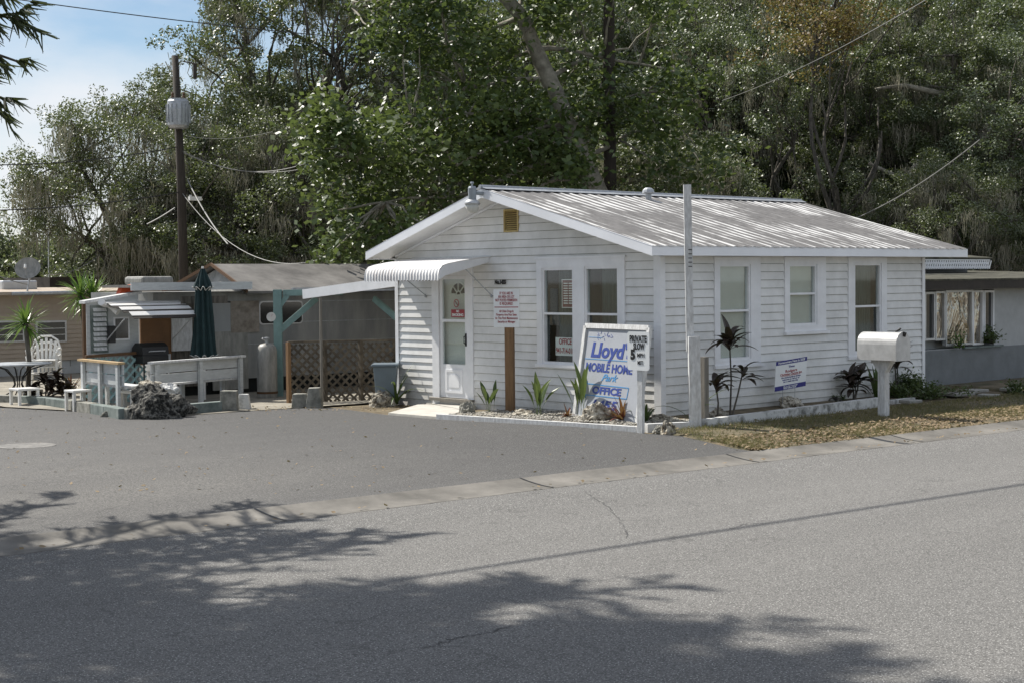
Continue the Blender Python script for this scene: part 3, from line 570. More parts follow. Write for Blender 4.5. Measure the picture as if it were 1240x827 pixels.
def arc(a0, a1, r0, r1, n0, n1, k=10):
    for i in range(k):
        t0 = a0+(a1-a0)*i/k; t1 = a0+(a1-a0)*(i+1)/k
        q = [Fmap(cy+r*math.cos(t), cz+r*math.sin(t), n) for n in (n0, n1) for r, t in ((r0, t0), (r1, t0), (r1, t1), (r0, t1))]
        mb.add(q, [(0, 1, 2, 3), (4, 5, 6, 7), (0, 1, 5, 4), (1, 2, 6, 5), (2, 3, 7, 6), (3, 0, 4, 7)])
arc(0, math.pi, 0.0, 0.19, -0.0895, -0.087); mb.build('fanlight', m_dark, door)
mb = MB(); arc(0, math.pi, 0.185, 0.22, -0.0865, -0.075); arc(0, math.pi, 0.045, 0.065, -0.0865, -0.075)
for a in (0.02, 0.25, 0.5, 0.75, 0.98): mb.beam(Fmap(cy+0.065*math.cos(a*math.pi), cz+0.065*math.sin(a*math.pi), -0.08), Fmap(cy+0.19*math.cos(a*math.pi), cz+0.19*math.sin(a*math.pi), -0.08), 0.018)
mb.build('fanlight_muntins', m_shade, door)
mb = MB(); mb.mbox(Fmap, 4.23, 4.56, 1.375, 1.50, -0.0085, -0.006); mb.build('red_notice', m_red, door)
text('NO', 0.05, m_sign, door, (0.0035, 4.395, 1.470), (0, -1, 0), (0, 0, 1), 0.07, off=0.002)
text('SMOKING', 0.06, m_sign, door, (0.0035, 4.395, 1.412), (0, -1, 0), (0, 0, 1), 0.28, off=0.002)
mb = MB(); cy, cz = 4.43, 1.60; arc(0, 2*math.pi, 0.052, 0.066, -0.0085, -0.006, 24); mb.beam(Fmap(cy+0.04, cz+0.04, -0.007), Fmap(cy-0.04, cz-0.04, -0.007), 0.012, 0.003); mb.build('prohibition_ring', m_red, door)
mb = MB(); mb.beam(Fmap(cy+0.035, cz, -0.0065), Fmap(cy-0.035, cz, -0.0065), 0.014, 0.003); mb.build('cigarette_mark', m_ink, door)
mb = MB(); mb.mbox(Fmap, 4.155, 4.19, 0.92, 1.12, 0.012, 0.025); mb.tube([Fmap(4.17, 1.09, 0.02), Fmap(4.172, 1.07, 0.06), Fmap(4.172, 0.97, 0.06), Fmap(4.17, 0.95, 0.02)], 0.009, 6); mb.build('handle', m_ink, door)
mb = MB(); mb.mbox(Fmap, 3.98, 5.0, 0.035, 0.075, 0.0, 0.12); mb.build('threshold', m_greywood, door)
mb = MB(); mb.mbox(Fmap, 3.99, 5.0, -0.16, 0.034, 0.0, 0.03); mb.build('step_riser', m_white, door)
# house number plaque and mail flap
mb = MB(); mb.mbox(Fmap, 3.27, 3.45, 1.44, 1.56, 0.02, 0.045); mb.build('brass_plaque', m_ochre, house)
mb = MB(); mb.mbox(Fmap, 3.24, 3.46, 1.955, 1.962, 0.02, 0.03)
text('No.1455', 0.085, m_ink, house, (-0.034, 3.32, 1.93), (0, -1, 0), (0, 0, 1), 0.26, name='house_number', off=0.006)
# awning over the door
mb = MB(); prof = [(0.0, 2.33), (-0.3, 2.30), (-0.6, 2.265), (-0.85, 2.225), (-0.96, 2.195), (-1.02, 2.14), (-1.045, 2.06), (-1.05, 1.97)]
n = 150; ya, yb = 3.60, 5.47; vs = []; fs = []
for i in range(n+1):
    y = ya+(yb-ya)*i/n; r = 0.007*math.cos(2*math.pi*y/0.075)
    for k, (px, pz) in enumerate(prof):
        kk = min(1, k/4); vs.append((px-r*kk*0.9, y, pz+r*(1-kk*0.5)+(0.008*math.cos(2*math.pi*y/0.075) if k == 7 else 0)))
for i in range(n):
    for k in range(7): q = i*8+k; fs.append((q, q+8, q+9, q+1))
mb.add(vs, fs); aw = mb.build('awning', m_awn, house, smooth=True)
for yy in (ya, yb):
    mb = MB(); mb.prism([(px, yy-0.005, pz-0.003) for px, pz in prof]+[(-0.93, yy-0.005, 2.04), (-0.5, yy-0.005, 2.14), (0, yy-0.005, 2.25)], 0.01, (0, 1, 0)); mb.build('awning_cheek', m_trim, aw)
mb = MB(); mb.tube([(-0.6, ya+0.02, 2.23), (-0.01, ya-0.06, 1.72)], 0.008, 6); mb.tube([(-0.01, ya-0.06, 1.74), (-0.035, ya-0.06, 1.70)], 0.02, 6); mb.build('awning_arm', m_galv, aw)
mb = MB(); mb.tube([(-0.6, yb-0.05, 2.23), (-0.01, yb-0.30, 1.72)], 0.008, 6); mb.tube([(-0.01, yb-.30, 1.74), (-0.035, yb-.30, 1.70)], 0.02, 6); mb.build('awning_arm', m_galv, aw)
mb = MB(); mb.beam((-0.012, ya-0.05, 2.34), (-0.012, yb+0.05, 2.34), 0.03, 0.02); mb.build('awning_rail', m_alu, aw)
# dusk light on the gable peak
lp = WX(572, 248, -0.66)
mb = MB(); c = (lp.x, lp.y, 0); zt = WX(572, 226, -0.66).z
mb.lathe([(0.0, zt-0.20), (0.062, zt-0.20), (0.066, zt-0.03), (0.05, zt), (0.0, zt)], c, 14); mb.lathe([(0.012, zt-.01), (0.015, zt+0.04), (0.03, zt+0.045), (0.02, zt+0.07), (0, zt+.07)], c, 8)
mb.tube([(lp.x+0.05, lp.y, zt-0.10), (xr0-0.01, yR-0.04, zt-0.11)], 0.03, 8)
sl_ = mb.build('security_light', m_lightgrey, house, smooth=False)
mb = MB(); mb.lathe([(0.062, zt-0.20), (0.10, zt-0.225), (0.125, zt-0.27), (0.115, zt-0.275), (0.08, zt-.235), (0.05, zt-.21)], c, 18); mb.build('reflector', m_alu, sl_, smooth=True)
mb = MB(); mb.lathe([(0.107, zt-0.272), (0.10, zt-0.33), (0.075, zt-0.40), (0.0, zt-0.405)], c, 18); mb.build('lens', m_lens, sl_, smooth=True)

# white kerbs round the beds
def kerb(name, pts, wd, h, mat, label, cat):
    mb = MB()
    for a, b in zip(pts[:-1], pts[1:]): mb.beam((a.x, a.y, gz(a.y)+h/2-0.03), (b.x, b.y, gz(b.y)+h/2-0.03), wd, h+0.06)
    return tag(mb.build(name, mat), label, cat)
e0, e1 = G(531, 508), G(773, 524)
kerb('bed_edging', [e0, e1], 0.09, 0.085, m_oldwhite, 'low white painted kerb edging the gravel bed along the car park', 'kerb')
kerb('bed_edging', [G(782, 522), G(843, 519)], 0.10, 0.10, m_oldwhite, 'short white kerb between the speed sign and the tall white pole', 'kerb')
kerb('bed_edging', [G(852, 519), G(1064, 491)], 0.11, 0.13, m_sooty, 'long mildewed white concrete kerb edging the side bed by the verge', 'kerb')
kerb('bed_edging', [G(1078, 488), G(1105, 484.5)], 0.10, 0.05, m_sooty, 'short low kerb piece just right of the mailbox post', 'kerb')

# ================================================================== SIGNS AND POSTS
# tall white pole
p = G(842, 519); zt = 3.20
root = thing('flag_post', 'tall thin square white pole on a thick stub post rising past the eave', 'pole', (p.x, p.y, gz(p.y)))
mb = MB(); mb.beam((p.x, p.y, -0.1), (p.x-0.01, p.y+0.01, 1.20), 0.15, 0.13, up=(0.67, 0.74, 0)); mb.build('post', m_oldwhite, root, bevel=0)
mb = MB(); mb.beam((p.x+0.01, p.y+0.09, 1.0), (p.x+0.0, p.y+0.12, zt), 0.10, 0.05, up=(0.67, 0.74, 0)); mb.build('mast', m_oldwhite, root)
mb = MB()
for i in range(5): mb.beam((p.x-0.055, p.y+0.05, 2.12+0.055*i), (p.x-0.005, p.y+0.045, 2.12+0.055*i), 0.012, 0.018, up=(0.67, 0.74, 0))
mb.build('cleat', m_ink, root)
p = G(857, 517); mb = MB(); mb.beam((p.x, p.y+0.05, -0.1), (p.x, p.y+0.05, 0.92), 0.07, 0.09); tag(mb.build('wooden_stake', m_greywood), 'bare grey wooden stake close behind the tall white pole', 'stake')
# wooden post with rules sign
p = G(618, 500)
root = thing('rules_sign', 'white rules sign with small red lettering on a brown timber post by the door', 'sign', (p.x, p.y, gz(p.y)))
def face(p, rz): return Vector((math.cos(rz), math.sin(rz), 0)), Vector((math.sin(rz), -math.cos(rz), 0))
rt, nn = face(p, R(-62))       # board's right, outward normal
if nn.dot(Vector(CAM)-p) < 0: nn = -nn
ps = WX(602, 360, p.x); pe = WX(627, 404, p.x)
mb = MB(); mb.beam((p.x, p.y, -0.15), (p.x, p.y, 1.26), 0.13, 0.09, up=nn); mb.build('post', m_wood, root)
c = Vector((p.x, p.y, 0))+nn*0.07-rt*0.02; zc = 1.54; hw = 0.205; hh = 0.285
mb = MB(); mb.beam(c-rt*hw+Vector((0, 0, zc)), c+rt*hw+Vector((0, 0, zc)), 0.012, 2*hh, up=(0, 0, 1)); mb.build('board', m_sign, root)
cf = c+nn*0.009
for i, (s_, wd) in enumerate((('IF YOU ARE IN', 0.21), ('AN AREA OR LOT', 0.26), ('NOT POSTED PERMISSION', 0.35), ('IS REQUIRED', 0.21))):
    text(s_, 0.058, m_red, root, cf+Vector((0, 0, zc+0.225-i*0.052)), rt, (0, 0, 1), wd, off=0.0005)
mb = MB(); mb.beam(cf-rt*0.19+Vector((0, 0, zc+0.018)), cf+rt*0.19+Vector((0, 0, zc+0.018)), 0.003, 0.012); mb.build('red_rule', m_red, root)
for i, (s_, wd) in enumerate((('All Clubs Drugs &', 0.23), ('Firearms Are Not Seen', 0.33), ('At This Park Maintenance', 0.36), ('Security or Manager', 0.28))):
    text(s_, 0.052, m_red, root, cf+Vector((0, 0, zc-0.045-i*0.052)), rt, (0, 0, 1), wd, off=0.0005)
# leaning park sign
root = thing('park_sign', 'large leaning framed board lettered Lloyds Mobile Home Park Office with blue arrow', 'sign', (-0.5, 0.2, 0))
q0, q1, q2, q3 = G(695, 503), G(775, 511), None, None
A = Vector((-1.05, 1.30, 0.03)); A = G(697, 504, 0.035); B = G(773, 513, 0.035)
wl = (B-A); wl.z = 0; rtv = wl.normalized(); back = Vector((-rtv.y, rtv.x, 0));
if back.x < 0: back = -back
H = 1.30; lean = 0.16
upv = (Vector((0, 0, 1))*math.cos(lean)+back*math.sin(lean)).normalized(); nrm = rtv.cross(upv)
if nrm.dot(Vector(CAM)-A) < 0: nrm = -nrm
def onb(a, h, n=0.0): return A+rtv*(a+0.16*h)+upv*h+nrm*n   # board is a slightly skewed frame
wdt = wl.length
A = A+Vector((0, 0, 0.0))
def onb(a, h, n=0.0): return A+rtv*(a+0.0*h)+upv*h+nrm*n
mb = MB(); mb.prism([onb(0.05, 0.03), onb(wdt-0.05, 0.03), onb(wdt-0.05, H-0.03), onb(0.05, H-0.03)], 0.012, nrm); mb.build('board', m_signgrey, root)
for a, b in ((( -0.0, 0), (0.0, H)), ((wdt, 0), (wdt, H)), ((0, H), (wdt, H)), ((0, 0.0), (wdt, 0.0))):
    mb = MB(); mb.beam(onb(*a, 0.012), onb(*b, 0.012), 0.07, 0.055, up=nrm); mb.build('frame_rail', m_oldwhite if b[1] == H and a[1] == 0 else m_oldwhite, root)
mx_ = wdt*0.45
text("Lloyd's", 0.285, m_blue, root, onb(mx_+0.02, 0.955, 0.015), rtv, upv, wdt*0.66, off=0.009, shear=0.10)
text('MOBILE HOME', 0.165, m_blue, root, onb(mx_, 0.715, 0.015), rtv, upv, wdt*0.74, off=0.005)
text('Park', 0.135, m_sky_blue, root, onb(mx_+0.03, 0.585, 0.015), rtv, upv, wdt*0.26, off=0.002, shear=0.5)
text('OFFICE', 0.135, m_blue, root, onb(mx_+0.02, 0.40, 0.015), rtv, upv, wdt*0.46, off=0.005)
text('1455', 0.165, m_blue, root, onb(mx_-0.02, 0.205, 0.015), rtv, upv, wdt*0.40, off=0.005, shear=0.2)
mb = MB(); ax0, ax1 = wdt*0.07, wdt*0.80; ar = [(ax0, 0.405), (ax0+0.10, 0.52), (ax0+0.10, 0.485), (ax1, 0.475), (ax1-0.02, 0.325), (ax0+0.10, 0.325), (ax0+0.10, 0.285), (ax0, 0.405)]
for (a, b) in zip(ar[:-1], ar[1:]): mb.beam(onb(*a, 0.0145), onb(*b, 0.0145), 0.013, 0.004, up=nrm)
mb.build('arrow_outline', m_sky_blue, root)
mb = MB(); mb.beam(onb(0.10, 1.14, 0.0145), onb(0.45, 1.14, 0.0145), 0.006, 0.003, up=nrm); mb.beam(onb(0.08, 0.835, 0.0145), onb(wdt-0.1, 0.835, 0.0145), 0.010, 0.003, up=nrm); mb.build('ruled_line', m_sky_blue, root)
mb = MB()
for i in range(16):
    a = 0.30+0.45*random.random(); h = 1.13+0.09*random.random(); t = random.uniform(-1.2, 1.2)
    mb.beam(onb(a, h, 0.0145), onb(a+0.05*math.cos(t), h+0.05*math.sin(t), 0.0145), 0.006, 0.002, up=nrm)
mb.build('faded_scrawl', m_blue, root)
# speed sign
p = G(776, 525)
root = thing('speed_sign', 'small white sign reading PRIVATE SLOW 5 MPH on a thin white post', 'sign', (p.x, p.y, gz(p.y)))
rt, nn = face(p, R(-88)); nn = nn if nn.dot(Vector(CAM)-p) > 0 else -nn
mb = MB(); mb.beam((p.x, p.y, -0.1), (p.x+0.01, p.y, 1.0), 0.085, 0.05, up=nn); mb.build('post', m_oldwhite, root)
mb = MB(); c = Vector((p.x, p.y, 1.045))+nn*0.035+rt*0.0; hw, hh, rr = 0.185, 0.245, 0.035; poly = []
for (sx, sz, a0) in ((1, 1, 0), (-1, 1, 90), (-1, -1, 180), (1, -1, 270)):
    for k in range(5): a = R(a0+k*22.5); poly.append(c+rt*(sx*(hw-rr)+rr*math.cos(a))+Vector((0, 0, sz*(hh-rr)+rr*math.sin(a))))
mb.prism(poly, 0.006, nn); mb.build('board', m_sign, root)
cf = c+nn*0.0085
text('PRIVATE', 0.115, m_ink, root, cf+Vector((0, 0, 0.15)), rt, (0, 0, 1), 0.29, off=0.004)
text('SLOW', 0.11, m_ink, root, cf+rt*0.012+Vector((0, 0, 0.055)), rt, (0, 0, 1), 0.19, off=0.004)
text('5', 0.165, m_ink, root, cf-rt*0.09+Vector((0, 0, -0.052)), rt, (0, 0, 1), 0.08, off=0.010)
text('MPH', 0.075, m_ink, root, cf+rt*0.045+Vector((0, 0, -0.055)), rt, (0, 0, 1), 0.12, off=0.001)
text('MST.', 0.072, m_ink, root, cf+rt*0.04+Vector((0, 0, -0.15)), rt, (0, 0, 1), 0.10, off=0.001)
# yard sign by the side wall
c0 = WY(938, 474, -0.33); c1 = WY(976, 463, -0.33)
root = thing('yard_sign', 'small white yard sign with navy bands on two wire legs against the side wall', 'sign', ((c0.x+c1.x)/2, -0.33, 0))
tl, tr_, bl, br = WY(939.5, 438, -0.33), WY(977, 431.5, -0.33), WY(937.5, 474, -0.33), WY(975.5, 466, -0.33)
rt = (tr_-tl).normalized(); up_ = (tl-bl).normalized(); nn = rt.cross(up_); wd = (tr_-tl).length; hg = (tl-bl).length
if nn.y > 0: nn = -nn
def yb_(a, h, n=0): return bl+rt*a+up_*h+nn*n
mb = MB(); mb.prism([yb_(0, 0), yb_(wd, 0), yb_(wd, hg), yb_(0, hg)], 0.006, nn); mb.build('board', m_sign, root)
mb = MB(); mb.prism([yb_(0, 0, .0065), yb_(wd, 0, .0065), yb_(wd, hg*.155, .0065), yb_(0, hg*.155, .0065)], 0.001, nn); mb.prism([yb_(0, hg*.865, .0065), yb_(wd, hg*.865, .0065), yb_(wd, hg, .0065), yb_(0, hg, .0065)], 0.001, nn); mb.build('navy_band', m_navy, root)
for s_, sz, wf, a, h, m in (('Homeowners Here in 2008', .05, .86, .5, .93, m_sign), ('Time', .045, .2, .5, .765, m_navy), ('Rodgers', .06, .38, .5, .62, m_red), ('Christian Carpet Inn', .045, .7, .5, .52, m_red), ('the whole family is always', .028, .62, .5, .41, m_navy), ('welcome to call on us', .028, .55, .5, .34, m_navy), ('for a visit any day', .028, .48, .5, .27, m_navy), ('Phone 941 714 0107', .03, .45, .5, .10, m_sign), ('Park Office Here', .03, .4, .48, .045, m_sign)):
    text(s_, sz, m, root, yb_(wd*a, hg*h, 0.009), rt, up_, wd*wf, off=0.001, extr=0.0005)
mb = MB(); mb.beam(yb_(wd*.2, hg*.465, .008), yb_(wd*.8, hg*.465, .008), 0.002, 0.006); mb.build('red_rule', m_red, root)
for a in (0.27, 0.66):
    mb = MB(); q = yb_(wd*a, 0); mb.tube([(q.x, q.y, -0.1), (q.x, q.y, q.z+0.1)], 0.004, 6); mb.build('wire_leg', m_galv, root)
# mailbox
p = G(1070, 507); base_z = gz(p.y)
root = thing('mailbox', 'big white roadside mailbox with rounded top on a square white post', 'mailbox', (p.x, p.y, base_z))
mb = MB(); mb.beam((p.x, p.y, -0.15), (p.x, p.y, 0.80), 0.115, 0.115); mb.beam((p.x, p.y-0.15, 0.775), (p.x, p.y+0.17, 0.775), 0.12, 0.05)
mb.prism([(p.x-0.055, p.y-0.13, 0.75), (p.x-0.055, p.y+0.14, 0.75), (p.x-0.055, p.y+0.056, 0.62), (p.x-0.055, p.y-0.056, 0.62)], 0.11, (1, 0, 0)); mb.build('post', m_oldwhite, root)
def mboxprof(r, z0, h, n=12): return [(-r, z0)]+[(-r*math.cos(math.pi*k/n), z0+h-r+r*math.sin(math.pi*k/n)) for k in range(n+1)]+[(r, z0)]
mp_ = mboxprof(0.165, 0.80, 0.385); yb0, yb1 = p.y-0.30, p.y+0.33
mb = MB(); mb.prism([(p.x+a, yb0, z) for a, z in mp_], yb1-yb0, (0, 1, 0)); box = mb.build('box', m_mbox, root)
mp2 = mboxprof(0.175, 0.795, 0.40); mb = MB(); mb.prism([(p.x+a, yb0-0.022, z) for a, z in mp2], 0.02, (0, 1, 0)); mb.build('door', m_mbox, root)
mb = MB(); mb.beam((p.x, yb0-0.03, 1.13), (p.x, yb0-0.05, 1.19), 0.02, 0.05); mb.build('latch', m_ink, root)
# small dark bird-like finial on the box: a perched bird seen in the photograph
def small_bird(pos):
    mb = MB(); mb.tube([pos+Vector((0, .05, 0.0)), pos+Vector((0, .02, 0.012)), pos+Vector((0, -.015, 0.03)), pos+Vector((0, -.035, 0.05)), pos+Vector((0, -.055, 0.048))], [0.004, 0.013, 0.018, 0.012, 0.002], 8)
    return tag(mb.build('bird', m_ink, smooth=True), 'tiny dark bird perched on top of the white mailbox', 'bird')
small_bird(Vector((p.x, yb0+0.06, 1.19)))

# ================================================================== ROCKS, BLOCKS
def rock(px, mat, size, label, seed, dz=0.0, name='rock', cat='rock'):
    p = G(*px) if isinstance(px[0], (int, float)) and len(px) == 2 else Vector(px)
    bm = bmesh.new(); bmesh.ops.create_icosphere(bm, subdivisions=5, radius=1); rs = np.random.default_rng(seed)
    from mathutils import noise as mn
    off = Vector(rs.uniform(-50, 50, 3))
    for v in bm.verts:
        d = v.co.copy(); k = 1+0.38*mn.noise(d*1.3+off)+0.22*mn.noise(d*3.1+off)+0.10*mn.noise(d*7+off)+0.035*mn.noise(d*15+off)
        v.co = Vector((d.x*size[0]*k, d.y*size[1]*k, max(-0.25, d.z)*size[2]*k))
    me = bpy.data.meshes.new(name); bm.to_mesh(me); bm.free(); me.materials.append(mat)
    me.polygons.foreach_set('use_smooth', [False]*len(me.polygons))
    o = bpy.data.objects.new(name, me); COL.objects.link(o); o.location = (p.x, p.y, (gz(p.y) if len(px) == 2 else p.z)+dz+size[2]*0.15); o.rotation_euler = (0, 0, seed)
    return tag(o, label, cat)
rock((464, 491), m_rock, (0.22, 0.2, 0.22), 'pale craggy boulder at the left front corner of the cottage beside the bin', 3)
rock((566, 502), m_block, (0.12, 0.12, 0.17), 'dark grey upright stone beside the door slab', 4)
rock((634, 505), m_rock, (0.21, 0.12, 0.10), 'long flat pale rock beside the timber sign post', 5)
rock((722, 512), m_rock, (0.22, 0.16, 0.25), 'pointed tan rock in front of the leaning park sign', 6)
rock((800, 512), m_rock, (0.24, 0.13, 0.09), 'low flat tan rock behind the short white kerb', 8)
rock((809, 525), m_rock, (0.10, 0.09, 0.13), 'small yellowish rock at the edge of the verge', 9)
rock((797, 524), m_block, (0.10, 0.06, 0.08), 'small dark rock beside the speed sign post', 10)
rock((868, 507), m_rock, (0.16, 0.12, 0.12), 'domed grey rock under the ti plants by the stake', 12)
rock((957, 495), m_rock, (0.24, 0.17, 0.16), 'tan rock under the yard sign', 13)
rock((1012, 488), m_rockd, (0.12, 0.10, 0.09), 'small dark rock under the last side window', 14)
rock((1078, 480), m_rock, (0.18, 0.14, 0.12), 'brown rock at the foot of the shrubs by the cottage corner', 15)
rock((188, 506), m_rockd, (0.46, 0.36, 0.40), 'large dark pitted boulder at the corner of the patio', 21)
rock((208, 503), m_rockd, (0.34, 0.26, 0.26), 'smaller dark boulder at the right of the big patio boulder', 22)
q = G(182, 500); rock((q.x, q.y, q.z+0.42), m_rock, (0.24, 0.18, 0.10), 'flat pale rock balanced on top of the big dark boulder', 23)
q = G(205, 500); rock((q.x, q.y, q.z+0.34), m_sooty, (0.17, 0.15, 0.13), 'whitish rock resting on the smaller dark boulder', 24)
rock((131, 505), m_block, (0.11, 0.09, 0.10), 'broken chunk of concrete lying at the patio kerb', 25)
def block(px, wt, wb, h, label, mat=m_block, dep=0.25):
    p = G(*px); mb = MB(); rt = Vector((0.74, -0.67, 0)); fd = Vector((0.67, 0.74, 0)); z0 = gz(p.y)-0.02
    P_ = [p+rt*a*wb/2+fd*b*dep/2 for a in (-1, 1) for b in (-1, 1)]+[p+rt*a*wt/2+fd*b*dep/2*0.8 for a in (-1, 1) for b in (-1, 1)]
    vs = [(q.x+random.uniform(-.012, .012), q.y, z0+(h if i > 3 else 0)+random.uniform(-.01, .01)) for i, q in enumerate(P_)]
    mb.add(vs, [(0, 1, 3, 2), (4, 5, 7, 6), (0, 1, 5, 4), (2, 3, 7, 6), (0, 2, 6, 4), (1, 3, 7, 5)])
    return tag(mb.build('concrete_block', mat, bevel=0.012), label, 'block', 'old concrete footing blocks beside the car park')
block((278, 498), 0.25, 0.28, 0.36, 'square dark concrete block at the right end of the long bench')
block((296, 496), 0.15, 0.22, 0.28, 'short pale tapered block right of the square block by the bench', m_sooty)
block((364, 494), 0.22, 0.27, 0.26, 'low dark block at the foot of the lattice fence')
block((381, 494), 0.18, 0.28, 0.36, 'taller tapered block beside the thin pipe post')
kpts = [G(-40, 487), G(30, 490.5), G(60, 493), G(88, 496.5), G(115, 501), G(132, 504), G(150, 508), G(215, 503), G(272, 498)]
desc = ['leftmost long teal-grey kerb block of the patio edge', 'kerb block second from left along the patio edge', 'kerb block before the dark plants on the patio edge', 'kerb block under the left end of the short bench', 'kerb block under the middle of the short bench', 'short kerb block left of the big boulder', 'kerb block hidden mostly behind the big dark boulder', 'long kerb beam under the long bench']
for i, (a, b) in enumerate(zip(kpts[:-1], kpts[1:])):
    d = (b-a).normalized(); mb = MB(); a2, b2 = a+d*0.01, b-d*0.01
    mb.beam((a2.x, a2.y, gz(a2.y)+0.07), (b2.x, b2.y, gz(b2.y)+0.07), 0.16, 0.20+0.01*(i % 2)); tag(mb.build('kerb_block', m_tealblock if i % 3 else m_block, bevel=0.01), desc[i], 'kerb block', 'kerb blocks round the patio')
b_in = G(38, 480); mb = MB(); mb.box(b_in.x-.2, b_in.x+.2, b_in.y-.1, b_in.y+.1, gz(b_in.y), gz(b_in.y)+.14); tag(mb.build('planter_block', m_block, bevel=.01), 'low grey block bordering the dark plants on the patio', 'block')

# ================================================================== LEFT SIDE: patio furniture
def bench(label, p0, p1, capped, nposts=3):
    d = (p1-p0); d.z = 0; Ln = d.length; d.normalize(); bk = Vector((-d.y, d.x, 0))
    if bk.dot(Vector(FW)) < 0: bk = -bk
    z = p0.z; root = thing('bench', label, 'bench', (p0.x, p0.y, z))
    for i in range(nposts):
        q = p0+d*(0.05+(Ln-0.1)*i/(nposts-1)); mb = MB(); mb.beam((q.x, q.y, z-0.03), (q.x, q.y, z+0.72), 0.085, 0.05, up=bk); mb.build('leg', m_bluegrey, root)
        q2 = q+bk*0.42; mb = MB(); mb.beam((q2.x, q2.y, z-0.03), (q2.x, q2.y, z+0.33), 0.085, 0.05, up=bk); mb.build('leg', m_bluegrey, root)
    mb = MB()
    for h0, h1 in ((0.385, 0.54), (0.56, 0.72)):
        a = p0+bk*0.05-d*0.06; b = p1+bk*0.05+d*0.06; mb.beam((a.x, a.y, z+(h0+h1)/2), (b.x, b.y, z+(h0+h1)/2), 0.025, h1-h0)
    mb.build('backrest', m_bluegrey, root)
    mb = MB()
    for k in range(3):
        a = p0+bk*(0.13+k*0.13)-d*0.04; b = p1+bk*(0.13+k*0.13)+d*0.04; mb.beam((a.x, a.y, z+0.355), (b.x, b.y, z+0.355), 0.12, 0.035)
    mb.build('seat', m_oldwhite, root)
    mb = MB(); a = p0+bk*0.02-d*0.10; b = p1+bk*0.02+d*0.06; mb.beam((a.x, a.y, z+0.745), (b.x, b.y, z+0.745), 0.12, 0.035); mb.build('top_rail', m_tanwood if capped else m_oldwhite, root)
    return root
bench('short blue-grey slatted bench with a tan wooden cap seen from behind', G(100, 489, .10), G(145, 494, .10), True)
bench('long blue-grey slatted bench behind the big boulder seen from behind', G(189, 493, .04), G(294, 485, .0), False)
# white plastic chairs (stacked)
def chair(z, label):
    root = thing('plastic_chair', label, 'chair', (0, 0, 0), 'stacked white plastic chairs')
    mb = MB(); mb.box(-0.24, 0.24, -0.24, 0.22, 0.40, 0.425); mb.build('seat', m_plastic, root, bevel=0.008)
    mb = MB(); ptsb = [(-0.27, 0.20, 0.40), (-0.28, 0.24, 0.62), (-0.22, 0.28, 0.79), (-0.10, 0.30, 0.87), (0.10, 0.30, 0.87), (0.22, 0.28, 0.79), (0.28, 0.24, 0.62), (0.27, 0.20, 0.40)]
    mb.tube(ptsb, 0.022, 6)
    for a in (-0.16, -0.08, 0, 0.08, 0.16): mb.beam((a*0.9, 0.22, 0.42), (a*1.15, 0.295, 0.84-abs(a)*0.4), 0.05, 0.012, up=(0, 1, 0))
    mb.build('backrest', m_plastic, root)
    for s in (-1, 1):
        mb = MB(); mb.tube([(s*0.28, 0.24, 0.62), (s*0.31, 0.0, 0.63), (s*0.30, -0.22, 0.62), (s*0.28, -0.26, 0.55)], 0.026, 6); mb.build('armrest', m_plastic, root)
        for yy in (-0.26, 0.24):
            mb = MB(); mb.tube([(s*0.27, yy*0.9, 0.60 if yy < 0 else 0.42), (s*0.29, yy*1.12, 0.0)], [0.024, 0.02], 6); mb.build('leg', m_plastic, root)
    return root
pc = at_depth(52, 31.0); ch = chair(0, 'lower white plastic armchair of the stack beside the yuccas'); ch.location = (pc.x, pc.y, gz(pc.y)); ch.rotation_euler = (0, 0, R(-35))
ch2 = dup(ch, (pc.x, pc.y, gz(pc.y)+0.13), R(-35), label='upper white plastic armchair nested on another beside the yuccas')
ch3 = dup(ch, (pc.x, pc.y, gz(pc.y)+0.26), R(-35), label='topmost white plastic armchair of the stack beside the yuccas')
# patio table
pt = at_depth(20, 29.5); z = gz(pt.y)
root = thing('patio_table', 'round dark patio table with curved metal legs at the far left', 'table', (pt.x, pt.y, z))
mb = MB(); mb.lathe([(0.0, z+0.66), (0.62, z+0.66), (0.63, z+0.675), (0.62, z+0.69), (0, z+0.69)], (pt.x, pt.y, 0), 28); mb.build('tabletop', m_galv, root)
for k in range(6):
    a = k*math.pi/3+.3; c_, s_ = math.cos(a), math.sin(a); mb = MB()
    mb.tube([(pt.x+c_*r, pt.y+s_*r, z+h) for r, h in ((0.5, 0.655), (0.25, 0.58), (0.10, 0.42), (0.07, 0.30), (0.15, 0.15), (0.36, 0.03), (0.42, 0.0))], 0.013, 5); mb.build('leg', m_black, root)
def stool(u, dep, label, s=0.4, h=0.33):
    q = at_depth(u, dep); z = gz(q.y); root = thing('side_table', label, 'table', (q.x, q.y, z), 'low white plastic side tables', )
    mb = MB(); mb.box(q.x-s/2, q.x+s/2, q.y-s/2, q.y+s/2, z+h-0.04, z+h); mb.build('tabletop', m_plastic, root, bevel=0.008)
    for a in (-1, 1):
        for b in (-1, 1): mb = MB(); mb.beam((q.x+a*(s/2-.03), q.y+b*(s/2-.03), z), (q.x+a*(s/2-.03), q.y+b*(s/2-.03), z+h-.041), 0.045); mb.build('leg', m_plastic, root)
stool(27, 27.8, 'low white plastic side table in front of the round patio table'); stool(92, 26.3, 'low white plastic side table at the left end of the short bench', 0.34, 0.36); stool(163, 26.0, 'low white plastic side table between the two benches', 0.42, 0.34)
